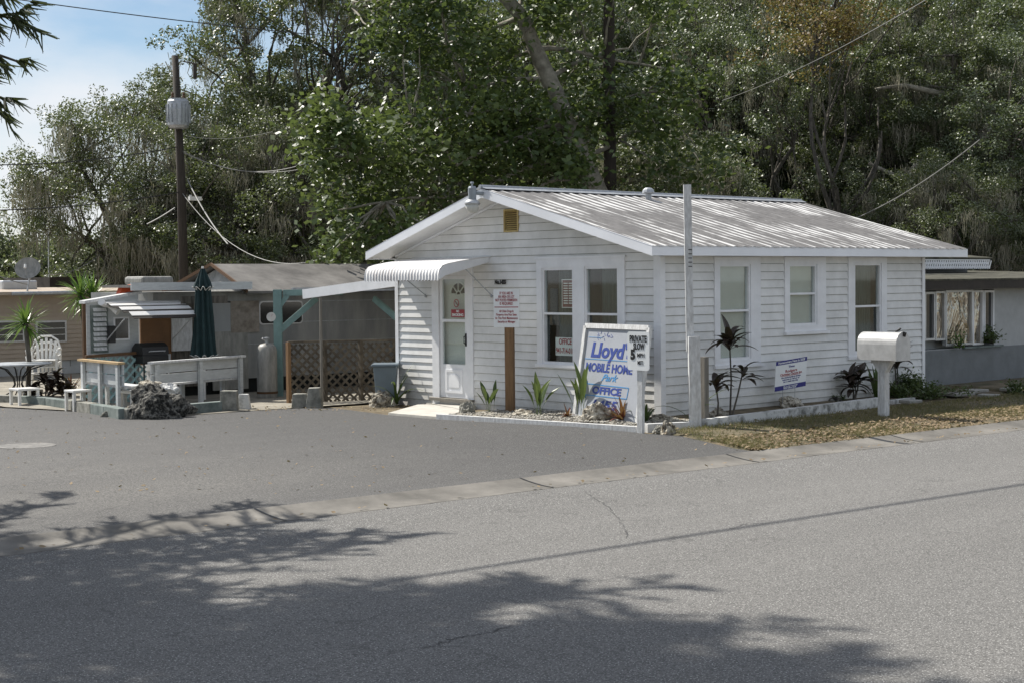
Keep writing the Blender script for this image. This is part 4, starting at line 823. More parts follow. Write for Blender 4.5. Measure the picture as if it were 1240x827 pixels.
# closed umbrella
pu = at_depth(246, 28.4); z = gz(pu.y)
root = thing('closed_umbrella', 'closed dark green patio umbrella with pale scalloped fringe', 'umbrella', (pu.x, pu.y, z))
mb = MB(); mb.tube([(pu.x, pu.y, z), (pu.x, pu.y, z+2.42)], 0.02, 8); mb.build('pole', m_plastic, root)
def folded(z0, z1, r0, r1, nfold=9, seedv=0, wob=0.3):
    vs = []; fs = []; n = 72; m = 14
    for j in range(m+1):
        t = j/m; zz = z0+(z1-z0)*t; r = r0+(r1-r0)*t
        for i in range(n):
            a = 2*math.pi*i/n; rr = r*(1+wob*math.cos(nfold*a+seedv+t*0.8)+0.08*math.sin(3*a+t*5)); vs.append((pu.x+rr*math.cos(a), pu.y+rr*math.sin(a), zz+(0.035*math.cos(nfold*a+seedv) if j == 0 else 0)))
    for j in range(m):
        for i in range(n): fs.append((j*n+i, j*n+(i+1) % n, (j+1)*n+(i+1) % n, (j+1)*n+i))
    return vs, fs
mb = MB(); mb.add(*folded(z+0.80, z+2.10, 0.19, 0.10)); can = mb.build('canopy', m_umb, root, smooth=True)
mb = MB(); mb.add(*folded(z+2.02, z+2.38, 0.15, 0.03, 8, 1)); mb.build('top_vent', m_umb, can, smooth=True)
mb = MB()
for zz, r, k in ((0.80, 0.195, 0.3), (2.02, 0.155, 0.3)):
    mb.tube([(pu.x+r*(1+k*math.cos(9*a))*math.cos(a), pu.y+r*(1+k*math.cos(9*a))*math.sin(a), z+zz+0.035*math.cos(9*a)) for a in [2*math.pi*i/72 for i in range(73)]], 0.008, 4)
mb.build('fringe', m_pinkwhite, can)
# propane cylinder
pg = at_depth(322, 28.6); z = gz(pg.y)
root = thing('gas_cylinder', 'tall pale weathered gas cylinder standing beside the teal post', 'gas cylinder', (pg.x, pg.y, z))
mb = MB(); mb.lathe([(0.17, 0.0), (0.18, 0.05), (0.185, 0.10), (0.185, 0.86), (0.17, 0.94), (0.12, 0.99), (0.05, 1.01)], (pg.x, pg.y, z), 24); mb.build('tank', m_tank, root, smooth=True)
mb = MB(); mb.lathe([(0.03, 1.0), (0.03, 1.08), (0.055, 1.085), (0.055, 1.11), (0.02, 1.115)], (pg.x, pg.y, z), 10); mb.tube([(pg.x, pg.y, z+1.06), (pg.x-0.09, pg.y, z+1.10)], 0.02, 6); mb.build('valve', m_galv, root)
mb = MB(); mb.lathe([(0.19, 0.10), (0.192, 0.12), (0.19, 0.14)], (pg.x, pg.y, z), 24); mb.build('rust_band', m_bronze, root)
# bin
pb = at_depth(466, 26.2); z = gz(pb.y)
root = thing('wheeled_bin', 'blue-grey wheeled rubbish bin at the left corner of the cottage', 'bin', (pb.x, pb.y, z))
rt, fd = Vector((0.74, -0.67, 0)), Vector((0.67, 0.74, 0))
def fr(a, b, h): return pb+rt*a+fd*b+Vector((0, 0, h))
mb = MB(); vs = [fr(a*wd/2, b*dp/2, h) for h, wd, dp in ((0.04, 0.30, 0.34), (0.66, 0.39, 0.42)) for a in (-1, 1) for b in (-1, 1)]
mb.add(vs, [(0, 1, 3, 2), (4, 5, 7, 6), (0, 1, 5, 4), (2, 3, 7, 6), (0, 2, 6, 4), (1, 3, 7, 5)]); mb.build('body', m_bin, root, bevel=0.015)
mb = MB(); vs = [fr(a*wd/2, b*dp/2-0.02, h) for h, wd, dp in ((0.661, 0.46, 0.50), (0.70, 0.43, 0.47)) for a in (-1, 1) for b in (-1, 1)]
mb.add(vs, [(0, 1, 3, 2), (4, 5, 7, 6), (0, 1, 5, 4), (2, 3, 7, 6), (0, 2, 6, 4), (1, 3, 7, 5)]); mb.build('lid', m_bin, root, bevel=0.012)
for a in (-0.17, 0.17): mb = MB(); c1_, c2_ = fr(a-0.02, 0.17, 0.08), fr(a+0.02, 0.17, 0.08); mb.tube([c1_, c2_], 0.08, 14); mb.build('wheel', m_black, root)
# barbecue
pq = at_depth(181, 28.2); z = gz(pq.y)
root = thing('barbecue_grill', 'black barbecue grill on legs between the lattice and the long bench', 'grill', (pq.x, pq.y, z))
mb = MB(); mb.box(pq.x-.26, pq.x+.26, pq.y-.2, pq.y+.2, z+.70, z+.86); mb.build('firebox', m_black, root, bevel=.02)
mb = MB(); mb.prism([(pq.x-.26, pq.y-.2, z+.861), (pq.x-.26, pq.y-.17, z+1.0), (pq.x-.26, pq.y-.05, z+1.07), (pq.x-.26, pq.y+.08, z+1.07), (pq.x-.26, pq.y+.2, z+.98), (pq.x-.26, pq.y+.2, z+.861)], .52, (1, 0, 0)); mb.build('lid', m_black, root)
mb = MB(); mb.tube([(pq.x-.15, pq.y-.22, z+.92), (pq.x-.15, pq.y-.26, z+.93), (pq.x+.15, pq.y-.26, z+.93), (pq.x+.15, pq.y-.22, z+.92)], .01, 6); mb.build('handle', m_alu, root)
for a in (-.23, .23):
    for b in (-.17, .17): mb = MB(); mb.tube([(pq.x+a, pq.y+b, z), (pq.x+a, pq.y+b, z+.70)], .014, 6); mb.build('leg', m_black, root)
mb = MB(); q = at_depth(193, 28.6); mb.box(q.x-.2, q.x+.2, q.y-.02, q.y+.2, gz(q.y)+.55, gz(q.y)+.85); mb.box(q.x-.18, q.x+.18, q.y, q.y+.18, gz(q.y), gz(q.y)+.55); tag(mb.build('cooler_box', m_oldwhite), 'small white box cabinet standing behind the black barbecue', 'box')

# ================================================================== LATTICES, TEAL POST, PORCH ROOF
def lattice(mb, o, ax, Ln, H, z0, sp=0.13, wd=0.035, nrm=None):
    """diagonal strips clipped to a rectangle"""
    nrm = nrm or ax.cross(Vector((0, 0, 1)))
    for sgn, off in ((1, 0.0), (-1, 0.009)):
        c = -H
        while c < Ln+H:
            a0, a1 = (c, c+H) if sgn > 0 else (c+H, c)
            # line a = c + s*h for sgn>0 ; a = c+H - h for sgn<0 ; clip to [0,Ln]
            h0, h1 = 0.0, H
            def aa(h): return c+h if sgn > 0 else c+H-h
            if sgn > 0: h0 = max(0, -c); h1 = min(H, Ln-c)
            else: h0 = max(0, c+H-Ln); h1 = min(H, c+H)
            if h1-h0 > 0.03:
                p0_ = o+ax*aa(h0)+Vector((0, 0, z0+h0))+nrm*off; p1_ = o+ax*aa(h1)+Vector((0, 0, z0+h1))+nrm*off
                mb.beam(p0_, p1_, wd, 0.007, up=nrm)
            c += sp*1.414
f0, f1 = G(350, 489), G(480, 484); f0.z = f1.z = 0; ax = (f1-f0).normalized(); Ln = (f1-f0).length; zb = gz(f0.y)
root = thing('lattice_fence', 'brown weathered lattice fence panel between the trailer and the cottage', 'fence', (f0.x, f0.y, zb))
mb = MB(); lattice(mb, f0, ax, Ln, 1.0, zb+0.02, 0.105, 0.04, Vector((0.67, 0.74, 0))); mb.build('lattice', m_lattice, root)
for k in range(4):
    q = f0+ax*(Ln*k/3); mb = MB(); mb.beam((q.x, q.y, zb-0.05), (q.x, q.y, zb+1.06), 0.07, 0.06); mb.build('post', m_wood if k == 0 else m_lattice, root)
mb = MB(); mb.beam(f0+Vector((0, 0, zb+1.06)), f1+Vector((0, 0, zb+1.06)), 0.05, 0.04); mb.build('top_rail', m_lattice, root)
# pipe post
q = G(390, 491); mb = MB(); mb.tube([(q.x, q.y, gz(q.y)-0.05), (q.x, q.y, 1.70)], 0.024, 8); tag(mb.build('pipe_post', m_greywood), 'thin grey pipe post holding up the white porch roof', 'post')
# white porch roof attached to the cottage
pr = [WY(366, 352, 9.3), None]
a_ = WX(366, 354, -1.0); ZP = 1.96
c_ne = Vector((0.0, 5.99, 2.22)); 
pA = WX(367, 353, 0.20); pB = WX(481, 337, 0.20)      # fascia from outer corner to the cottage
pC = pA+Vector((5.2, 2.2, 0.1)); pD = pB+Vector((5.2, 0.4, 0.05))
root = thing('porch_roof', 'thin white sloping porch roof running from the cottage to the teal post', 'roof', (pA.x, pA.y, gz(pA.y)))
mb = MB(); mb.prism([pA, pB, pD, pC], 0.04, (0, 0, -1)); mb.build('roof_sheet', m_oldwhite, root)
mb = MB(); mb.beam(pA+Vector((0, 0, -0.055)), pB+Vector((0, 0, -0.055)), 0.03, 0.17); mb.build('fascia', m_trim, root)
# teal post with braces and beam
q = G(338, 481); zg = gz(q.y)
def VZ(u, v, p_): z_ = (np.array(p_)-CAM)@FW; return float((CAM+ray(u, v)/F*z_)[2])
zt_ = VZ(338, 351, q)
root = thing('porch_frame', 'teal timber porch post with diagonal braces carrying a teal beam', 'porch frame', (q.x, q.y, zg))
mb = MB(); mb.beam((q.x, q.y, zg-0.1), (q.x, q.y, zt_), 0.15, 0.12, up=(0.67, 0.74, 0)); mb.build('post', m_teal, root)
dx = Vector((0.83, -0.55, 0))
mb = MB(); mb.beam(q+Vector((0, 0, VZ(338, 402, q)-zg)), q+dx*0.72+Vector((0, 0, VZ(338, 362, q)-zg)), 0.09, 0.11); mb.build('brace', m_teal, root)
mb = MB(); mb.beam(q+Vector((0, 0, VZ(338, 374, q)-zg)), q+dx*0.18+Vector((0, 0, VZ(338, 358, q)-zg)), 0.08, 0.09); mb.build('brace', m_teal, root)
mb = MB(); mb.beam(q+dx*0.1+Vector((0, 0, zt_-.06-zg)), q+dx*1.2+Vector((0, 0, zt_-.06-zg)), 0.08, 0.11); mb.build('beam', m_teal, root)
mb = MB(); mb.beam((WX(453, 362, 0.8)), (WX(480, 385, 0.8)), 0.06, 0.10); mb.build('brace', m_teal, root)
# teal lattice rail
t0, t1 = WY(104, 470, YT-.55), WY(177, 470, YT-.55); t0.z = t1.z = 0; ax = (t1-t0).normalized(); Ln = (t1-t0).length; zb = gz(t0.y)
root = thing('lattice_rail', 'pale teal lattice porch railing with a dark handrail left of the barbecue', 'railing', (t0.x, t0.y, zb))
mb = MB(); lattice(mb, t0, ax, Ln, 0.82, zb+0.02, 0.12, 0.04, Vector((0.67, 0.74, 0))); mb.build('lattice', m_tealpale, root)
mb = MB(); mb.beam(t0+Vector((0, 0, zb+0.87)), t1+Vector((0, 0, zb+0.90)), 0.08, 0.05); mb.build('handrail', m_bronze, root)

# ================================================================== SILVER TRAILER
YT = 10.95; mpT = mapY(YT)
def WT(u, v): p = WY(u, v, YT); return p.x, p.z
xa, _ = WT(186, 400); xb = 12.0; zg = gz(YT); zt2 = WT(300, 356)[1]
trailer = thing('silver_trailer', 'dull silver travel trailer with a grey gabled overroof behind the patio', 'trailer', (xa, YT, zg))
mb = MB(); mb.box(xa, xb, YT, YT+2.4, zg+0.30, zt2+0.05); mb.build('body', m_silver, trailer)
mb = MB(); mb.box(xa+0.05, xb, YT+0.06, YT+2.3, zg-0.05, zg+0.299); mb.build('skirt', m_dark, trailer)
mb = MB()
for zz in (zg+0.95, zg+1.35, zg+1.75): mb.box(xa, xb, YT-0.008, YT-0.0005, zz, zz+0.012)
mb.build('seam', m_galv, trailer)
def rwin(u0, v0, u1, v1, mat, name='window', rad=0.07, frame=m_alu, lbl=None, gl=True):
    x0, z1 = WT(u0, v0); x1, z0 = WT(u1, v1); poly = []
    for (cx_, cz_, a0) in ((x1-rad, z1-rad, 0), (x0+rad, z1-rad, 90), (x0+rad, z0+rad, 180), (x1-rad, z0+rad, 270)):
        for k in range(5): a = R(a0+k*22.5); poly.append((cx_+rad*math.cos(a), cz_+rad*math.sin(a)))
    cx_, cz_ = (x0+x1)/2, (z0+z1)/2
    mb = MB(); mb.prism([(x, YT-0.012, z_) for x, z_ in poly], 0.011, (0, -1, 0)); fo = mb.build(name, frame, trailer)
    kx = 1-0.05/(x1-x0)*1; kz = 1-0.05/(z1-z0)
    mb = MB(); mb.prism([(cx_+(x-cx_)*kx, YT-0.0245, cz_+(z_-cz_)*kz) for x, z_ in poly], 0.004, (0, -1, 0)); mb.build('pane', mat, fo)
    if lbl: fo['label'] = lbl
    return fo
m_paneD = M('dark_glossy_pane', (0.02, 0.022, 0.02), 0.12, 0.2, 3, spec=0.8)
m_paneG = M('grey_covered_pane', (0.30, 0.31, 0.31), 0.35, 0.1, 2, stretch=(1, 1, .3))
rwin(246, 366, 288, 412, m_paneG, 'covered_window', frame=m_black, lbl='grey covered window with black rounded edge')
x0, z1 = WT(277, 365); x1, z0 = WT(313, 402); mb = MB(); mb.box(x0+.02, x1, YT-0.035, YT-0.02, z0, z1); mb.build('plywood_cover', m_ply, trailer)
rwin(313, 365, 366, 392, m_paneD, lbl='dark rounded window behind the thermometer')
x0, z1 = WT(205, 386); x1, z0 = WT(230, 424); mb = MB(); mb.box(x0, x1, YT-0.10, YT-0.03, z0, z1); mb.build('white_panel', m_oldwhite, trailer)
x0, z1 = WT(168, 383); x1, z0 = WT(206, 440); mb = MB(); mb.box(x0, x1, YT-0.06, YT-0.02, z0, z1); mb.build('brown_panel', m_brownpanel, trailer)
x0, z1 = WT(186, 360); x1, z0 = WT(248, 366); mb = MB(); mb.box(x0, x1, YT-0.05, YT-0.003, WT(186, 470)[1], z0); mb.box(x0+.1, x1, YT-.8, YT-.79, zt2-.16, zt2-.02); mb.build('painted_shade', m_bark, trailer)  # added dark sheets that paint in the shade under the canopy
x0, z1 = WT(256, 402); x1, z0 = WT(300, 470); mb = MB(); mb.box(x0, x1, YT-0.03, YT-0.008, z0, z1); mb.build('patched_panel', m_tank, trailer)
pth = D(328.5, 384, 28.9); mb = MB(); mb.tube([pth, pth+Vector((-0.67, -0.74, 0))*0.02], 0.085, 20)
thm = thing('thermometer', 'round pale outdoor thermometer hanging near the teal post', 'thermometer', tuple(pth)); mb.build('dial', m_pinkwhite, thm); mb = MB(); mb.beam(pth+Vector((-.67, -.74, 0))*.024, pth+Vector((-.67, -.74, 0))*.024+Vector((.02, -.02, .05)), .006, .003); mb.build('needle', m_red, thm)
# gabled overroof
x0 = WT(300, 350)[0]; yc0 = YT-0.45; yc1 = YT+2.7; ym = (yc0+yc1)/2
gx = WY(300, 352, yc0).x; ze = WY(300, 353, yc0).z; zr = WY(257, 320, ym).z; gxr = WY(256, 320, ym).x
xB = 12.5
mb = MB()
mb.prism([(gx, yc0, ze), (xB, yc0, ze), (xB, ym, zr), (gxr, ym, zr)], 0.045, (0, 0, -1)); mb.prism([(gx, yc1, ze), (xB, yc1, ze), (xB, ym, zr-.0005), (gxr, ym, zr-.0005)], 0.045, (0, 0, -1)); rf = mb.build('roof', m_shroof, trailer)
mb = MB(); mb.prism([(gx+0.12, yc0+0.25, ze-0.06), (gx+0.12, yc1-0.25, ze-0.06), (gxr+0.12, ym, zr-0.10)], 0.03, (1, 0, 0)); mb.build('gable', m_tank, rf)
mb = MB(); mb.beam((gx-.01, yc0, ze-0.005), (gxr-.01, ym, zr-.005), 0.03, 0.06); mb.beam((gx-.01, yc1, ze-0.005), (gxr-.01, ym, zr-.005), 0.03, 0.06); mb.build('barge_board', m_bronze, rf)
mb = MB(); mb.box(gx+1.0, xB, yc0-0.02, yc0+0.02, ze-0.03, ze+0.055); mb.build('eave_strip', m_galv, rf)
# flat canopy with aluminium fascia
xc0 = WY(158, 346, yc0-0.1).x; xc1 = gx+0.02
zc0 = WY(230, 351.5, yc0-0.1).z; zc1 = WY(230, 342, yc0-0.1).z
canopy = thing('patio_canopy', 'flat patio canopy with a grey metal fascia left of the gabled overroof', 'canopy', (xc0, yc0, zg))
mb = MB(); mb.box(xc0, xc1, yc0-0.13, yc0-0.10, zc0, zc1); mb.build('fascia', m_bluegrey, canopy)
mb = MB(); mb.box(xc0, xc1-.03, yc0-0.0995, YT+.5, zc1-0.09, zc1-0.04); mb.build('roof_sheet', m_shroof, canopy)
ac = WY(182, 340, YT+1.0); mb = MB(); mb.box(ac.x-.34, ac.x+.34, YT+.7, YT+1.4, zc1-.04, WY(182, 335, YT+.7).z); tag(mb.build('roof_air_conditioner', m_tank, bevel=.05), 'grey roof air conditioner above the patio canopy', 'air conditioner')
# porch add-on with louvred wall
ya_ = YT-0.35; lo = WY(105, 400, ya_); hi = WY(168, 356, ya_)
add = thing('louvred_porch', 'small pale blue porch with louvred shutter and sloping top left of the canopy', 'porch', (lo.x, ya_, zg))
x0 = WY(105, 400, ya_).x; x1 = WY(168, 400, ya_).x; z_l = WY(105, 368, ya_).z; z_r = WY(168, 356, ya_).z
mb = MB(); mb.prism([(x0, ya_, zg), (x1, ya_, zg), (x1, ya_, z_r), (x0, ya_, z_l)], 0.10, (0, 1, 0)); mb.build('wall', m_bluegrey, add)
mb = MB(); mb.prism([(x0-.05, ya_-.05, z_l), (x1+.05, ya_-.05, z_r), (x1+.05, ya_-.05, z_r+.05), (x0-.05, ya_-.05, z_l+.05)], 0.22, (0, 1, 0)); mb.build('roof', m_oldwhite, add)
mb = MB(); mb.box(x0-.11, x0-.055, ya_-.09, ya_-.04, zg, z_l); mb.build('corner_post', m_bronze, add)
lx0, lx1 = WY(112, 400, ya_).x, WY(128, 400, ya_).x; lz0, lz1 = WY(120, 425, ya_).z, WY(120, 372, ya_).z
mb = MB(); mb.box(lx0-.04, lx1+.04, ya_-.02, ya_-.001, lz0-.03, lz1+.03); sh = mb.build('louvre_shutter', m_tealblock, add)
mb = MB(); nlo = 9
for i in range(nlo): zz = lz0+(lz1-lz0)*(i+.1)/nlo; mb.add([(lx0, ya_-.055, zz), (lx1, ya_-.055, zz), (lx1, ya_-.022, zz+(lz1-lz0)/nlo*.7), (lx0, ya_-.022, zz+(lz1-lz0)/nlo*.7)], [(0, 1, 2, 3)])
mb.build('slat', m_oldwhite, sh)
wx0, wx1 = WY(137, 400, ya_).x, WY(156, 400, ya_).x; wz0, wz1 = WY(145, 412, ya_).z, WY(145, 384, ya_).z
mb = MB(); mb.box(wx0, wx1, ya_-.03, ya_-.001, wz0, wz1); wn = mb.build('window', m_trim, add)
mb = MB(); mb.box(wx0+.03, wx1-.03, ya_-.036, ya_-.031, wz0+.03, wz1-.03); mb.build('pane', m_paneD, wn)
# striped roll-top awning in front of it
s0, s1 = WY(134, 369, ya_-0.5), WY(231, 368, ya_-0.5)
aw2 = thing('patio_awning', 'small white corrugated metal awning with dark stripes over the porch window', 'awning', (s0.x, ya_-.5, zg))
zA = WY(180, 366, ya_-0.05).z; zB = WY(180, 386, ya_-0.75).z
for k in range(4):
    t0_, t1_ = k/4, (k+0.62)/4; t2_ = (k+1)/4
    def pp(t): return (ya_-0.05-0.72*t, zA+(zB-zA)*t+0.05*math.sin(math.pi*t))
    (y_a, z_a), (y_b, z_b), (y_c, z_c) = pp(t0_), pp(t1_), pp(t2_)
    mb = MB(); mb.prism([(s0.x+.1*k, y_a, z_a+.012), (s1.x, y_a, z_a+.012), (s1.x, y_b, z_b+.012), (s0.x+.1*k, y_b, z_b+.012)], .008, (0, 0, 1)); mb.build('white_slat', m_plastic, aw2)
    mb = MB(); mb.prism([(s0.x+.1*k, y_b, z_b), (s1.x, y_b, z_b), (s1.x, y_c, z_c), (s0.x+.1*k, y_c, z_c)], .008, (0, 0, 1)); mb.build('dark_slat', m_darkfascia, aw2)
mb = MB(); mb.tube([(s0.x+.15, ya_-.7, zB), (s0.x+.15, ya_-.02, zB-.4)], .012, 6); mb.tube([(s1.x-.1, ya_-.7, zB), (s1.x-.1, ya_-.02, zB-.4)], .012, 6); mb.build('arm', m_alu, aw2)
q = WY(152, 352, ya_+.3); mb = MB(); mb.prism([(q.x-.12, q.y, z_r-.02), (q.x+.14, q.y, z_r-.0), (q.x+.2, q.y, z_r+.17), (q.x-.05, q.y, z_r+.14)], .15, (0, 1, 0)); tag(mb.build('orange_bucket', m_orange), 'bright orange plastic tub lying on the sloping porch roof', 'tub')
q = WY(132, 372, ya_-.12)
lampo = thing('flood_lamp', 'small white double flood lamp on the louvred porch wall', 'lamp', tuple(q))
for s in (-1, 1):
    mb = MB(); mb.tube([q, q+Vector((s*.10-.04, -.08, -.05*s)), q+Vector((s*.16-.06, -.14, -.09*s))], [.02, .05, .065], 10); mb.build('lamp_head', m_plastic, lampo)
q = WY(135, 405, ya_-.1); mb = MB(); mb.box(q.x-.06, q.x+.06, q.y-.05, q.y+.05, q.z-.15, q.z+.15); tag(mb.build('meter_box', m_black, bevel=.01), 'small black meter box on the louvred porch wall', 'meter box')

# ================================================================== BEIGE MOBILE HOME
YH = 20.2; 
def WH(u, v): p = WY(u, v, YH); return p.x, p.z
zg = gz(YH); x0 = WH(-120, 400)[0]; x1 = WH(200, 400)[0]; zt = WH(50, 357)[1]; zb = WH(50, 437)[1]
home = thing('beige_mobile_home', 'long beige ribbed mobile home behind the yuccas at far left', 'mobile home', (x0, YH, zg))
mb = MB(); n = int((zt-zb)/0.10)
for i in range(n):
    za = zb+(zt-zb)*i/n; zc = zb+(zt-zb)*(i+1)/n; mb.add([(x0, YH-.02, za), (x1, YH-.02, za), (x1, YH, zc), (x0, YH, zc), (x0, YH, za), (x1, YH, za)], [(0, 1, 2, 3), (0, 1, 5, 4)])
mb.box(x0, x1, YH+.01, YH+3.6, zb, zt); mb.build('wall', m_beige, home)
mb = MB(); mb.box(x0, x1, YH+.02, YH+3.5, zg-.1, zb-.001); mb.build('skirting', m_stuccopale, home)
mb = MB()
for i in range(4):
    for j in range(26): mb.box(x0+j*.9+(.45 if i % 2 else 0), x0+j*.9+.012+(.45 if i % 2 else 0), YH+.008, YH+.0195, zg+i*.2, zg+i*.2+.19)
mb.build('block_joints', m_block, home)
mb = MB(); mb.box(x0, x1+.1, YH-.35, YH+3.8, zt+.001, zt+.05); mb.prism([(x0, YH-.35, zt+.051), (x1, YH-.35, zt+.051), (x1, YH+1.8, zt+.14), (x0, YH+1.8, zt+.14)], .02, (0, 0, 1)); rfh = mb.build('roof', m_beige, home)
mb = MB(); mb.tube([(WH(5, 353)[0], YH-.42, zt+.03), (WH(85, 353)[0], YH-.42, zt+.04)], .045, 8); mb.build('rolled_awning', m_galv, home)
for (u0, u1) in ((-60, -25), (-14, 29), (42, 80)):
    wx0, wz1 = WH(u0, 389); wx1, wz0 = WH(u1, 414)
    mb = MB(); mb.box(wx0, wx1, YH-.05, YH-.021, wz0, wz1); wo = mb.build('window', m_alu, home)
    mb = MB(); k = 3
    for i in range(k): mb.box(wx0+.05, wx1-.05, YH-.06, YH-.051, wz0+.04+(wz1-wz0-.06)*i/k, wz0+.04+(wz1-wz0-.06)*(i+.86)/k)
    mb.build('pane', m_paneD, wo)
mb = MB(); a = WY(60, 336, 27); b = WY(170, 345, 27); mb.box(a.x, b.x, 27, 30, gz(27), a.z); tag(mb.build('dark_shed', m_darkfascia), 'dark maroon flat-roofed shed showing above the beige mobile home', 'shed')
a = WY(18, 345, YH+1.4); mb = MB(); mb.box(a.x-.5, a.x+.4, YH+1, YH+1.8, zt+.1, a.z+.1); tag(mb.build('roof_air_conditioner', m_alu, bevel=.04), 'pale roof unit at the far left on the beige mobile home', 'air conditioner')
# satellite dish
q = WY(34, 326, YH-.2)
root = thing('satellite_dish', 'round grey satellite dish on the roof edge of the beige mobile home', 'satellite dish', (q.x, q.y, zt))
nd = Vector((-0.55, -0.72, 0.42)).normalized(); rt = nd.cross(Vector((0, 0, 1))).normalized(); ud = rt.cross(nd)
vs = []; fs = []; n = 24
for j in range(5):
    r = .30*j/4
    for i in range(n): a = 2*math.pi*i/n; vs.append(q+rt*r*math.cos(a)+ud*r*.92*math.sin(a)+nd*(.05*(j/4)**2))
for j in range(4):
    for i in range(n): fs.append((j*n+i, j*n+(i+1) % n, (j+1)*n+(i+1) % n, (j+1)*n+i))
mb = MB(); mb.add(vs, fs); mb.build('dish', m_tank, root, smooth=True)
mb = MB(); mb.tube([q-nd*.02, q-nd*.15-Vector((0, 0, .15)), Vector((q.x, q.y+.1, zt))], .022, 6); mb.tube([q-ud*.25, q+nd*.3-ud*.1], .01, 5); mb.build('mount', m_galv, root)
mb = MB(); mb.tube([q+nd*.3-ud*.12, q+nd*.3-ud*.03], .03, 8); mb.build('receiver', m_plastic, root)
q = D(58, 330, 50); mb = MB(); mb.tube([(q.x, q.y, 0), D(59, 268, 50)], .03, 5); mb.tube([D(48, 272, 50), D(72, 276, 50)], .012, 4); tag(mb.build('antenna_mast', m_alu), 'thin pale aerial mast rising behind the beige mobile home', 'antenna')

# ================================================================== GREY BUILDING AT RIGHT
YB = 1.15; mpB = mapY(YB)
def WB(u, v): p = WY(u, v, YB); return p.x, p.z
zr_ = WB(1180, 350)[1]; zs = WB(1180, 421)[1]
bld = thing('grey_annex', 'low grey stucco building with flat mossy roof right of the cottage', 'building', (8, YB, 0))
holes = []
wx0, wx1 = WB(1120, 400)[0], WB(1203, 400)[0]; wzt = WB(1170, 353)[1]; wzb = WB(1170, 417)[1]
mb = MB(); mb.box(6.95, 18, YB, YB+5, -0.3, wzb-0.06); mb.box(wx1+0.02, 18, YB+.0, YB+5, wzb-.0595, zr_); mb.box(6.95, wx1+.019, YB, YB+5, wzt+.03, zr_); mb.box(6.95, wx1+.019, YB+.25, YB+4.9, wzb-.0595, wzt+.0295)
mb.k = 0; wallo = mb.build('wall', m_stuccopale, bld)
mb = MB(); mb.box(6.96, 18, YB-.012, YB-.001, -0.3, zs); mb.build('grey_dado', m_stucco, bld)
mb = MB(); mb.box(WB(1165, 400)[0], WB(1212, 400)[0], YB-.06, YB-.013, zs-.005, zs+.03); mb.build('sill', m_tealblock, bld)
def rwin2(u0, u1, v0, v1, mat, lbl, frame=m_alu):
    a, zt_ = WB(u0, v0); b, zb_ = WB(u1, v1)
    mb = MB(); y0, y1 = YB+.0, YB+.06
    mb.box(a, a+.04, y0-.02, y1, zb_, zt_); mb.box(b-.04, b, y0-.02, y1, zb_, zt_); mb.box(a+.04, b-.04, y0-.02, y1, zt_-.04, zt_); mb.box(a+.04, b-.04, y0-.02, y1, zb_, zb_+.04)
    fo = mb.build('window', frame, bld); fo['label'] = lbl
    mb = MB(); mb.box(a+.04, b-.04, YB+.03, YB+.04, zb_+.04, zt_-.04); mb.build('pane', mat, fo)
    return a, b, zb_, zt_
rwin2(1119, 1131.5, 354, 412, m_paneD, 'dark narrow pane beside the cottage corner')
rwin2(1132, 1144, 353, 412, m_film, 'narrow mirrored pane')
rwin2(1144.5, 1177, 352, 417, m_film, 'large wrinkled mirror-film window')
rwin2(1177.3, 1190, 352, 417, m_film, 'narrow reflective window with white frame', m_trim)
rwin2(1191, 1203, 352, 408, m_paneD, 'dark narrow window at the right', m_trim)
zbk = WY(1180, 329, YB+5.5).z
mb = MB(); mb.box(6.9, 18.5, YB-.35, YB-.32, zr_, zr_+.16); mb.build('fascia', m_darkfascia, bld)
mb = MB(); mb.prism([(6.9, YB-.36, zr_+.161), (18.5, YB-.36, zr_+.161), (18.5, YB+5.5, zbk), (6.9, YB+5.5, zbk)], .03, (0, 0, 1)); mb.box(6.95, 18.4, YB-.319, YB-.001, zr_+.1, zr_+.13); mb.build('roof', m_flatroof, bld)
# scalloped lattice trim of the roof behind
ytr = YB+3.2; a = WY(1118, 320, ytr); b = WY(1198, 320, ytr)
root = thing('scalloped_canopy', 'canopy edge trimmed with pale scalloped lattice above the grey building', 'canopy', (a.x, ytr, 0))
mb = MB(); zt_ = WY(1150, 316, ytr).z; zb_ = WY(1150, 326, ytr).z; hgt = zt_-zb_; n = int((b.x-a.x+.6)/.09)
for i in range(n):
    xx = a.x-.5+i*.09
    for s in (-1, 1): mb.beam((xx, ytr-(.008 if s > 0 else 0), zb_), (xx+s*.09, ytr-(.008 if s > 0 else 0), zt_), .045, .008, up=(0, 1, 0))
mb.box(a.x-.5, b.x, ytr-.02, ytr+.02, zt_, zt_+.03); mb.build('lattice_trim', m_trim, root)
mb = MB(); mb.prism([(a.x-.6, ytr-.03, zt_+.031), (b.x+.1, ytr-.03, zt_+.031), (b.x-1.6, ytr+3, zt_+.45), (a.x-.6, ytr+3, zt_+.45)], .04, (0, 0, 1)); mb.build('roof_sheet', m_flatroof, root)
mb = MB(); mb.box(a.x-.4, b.x-.1, ytr+.5, ytr+.54, zr_+.3, zt_); mb.build('back_panel', m_stucco, root)
a = WY(1196, 308, YB+12); b = WY(1300, 318, YB+12); mb = MB(); mb.box(a.x, b.x+3, YB+12, YB+12.1, gz(12), a.z); tag(mb.build('white_wall', m_stuccopale), 'pale wall of a house beyond the grey building roof at far right', 'wall')
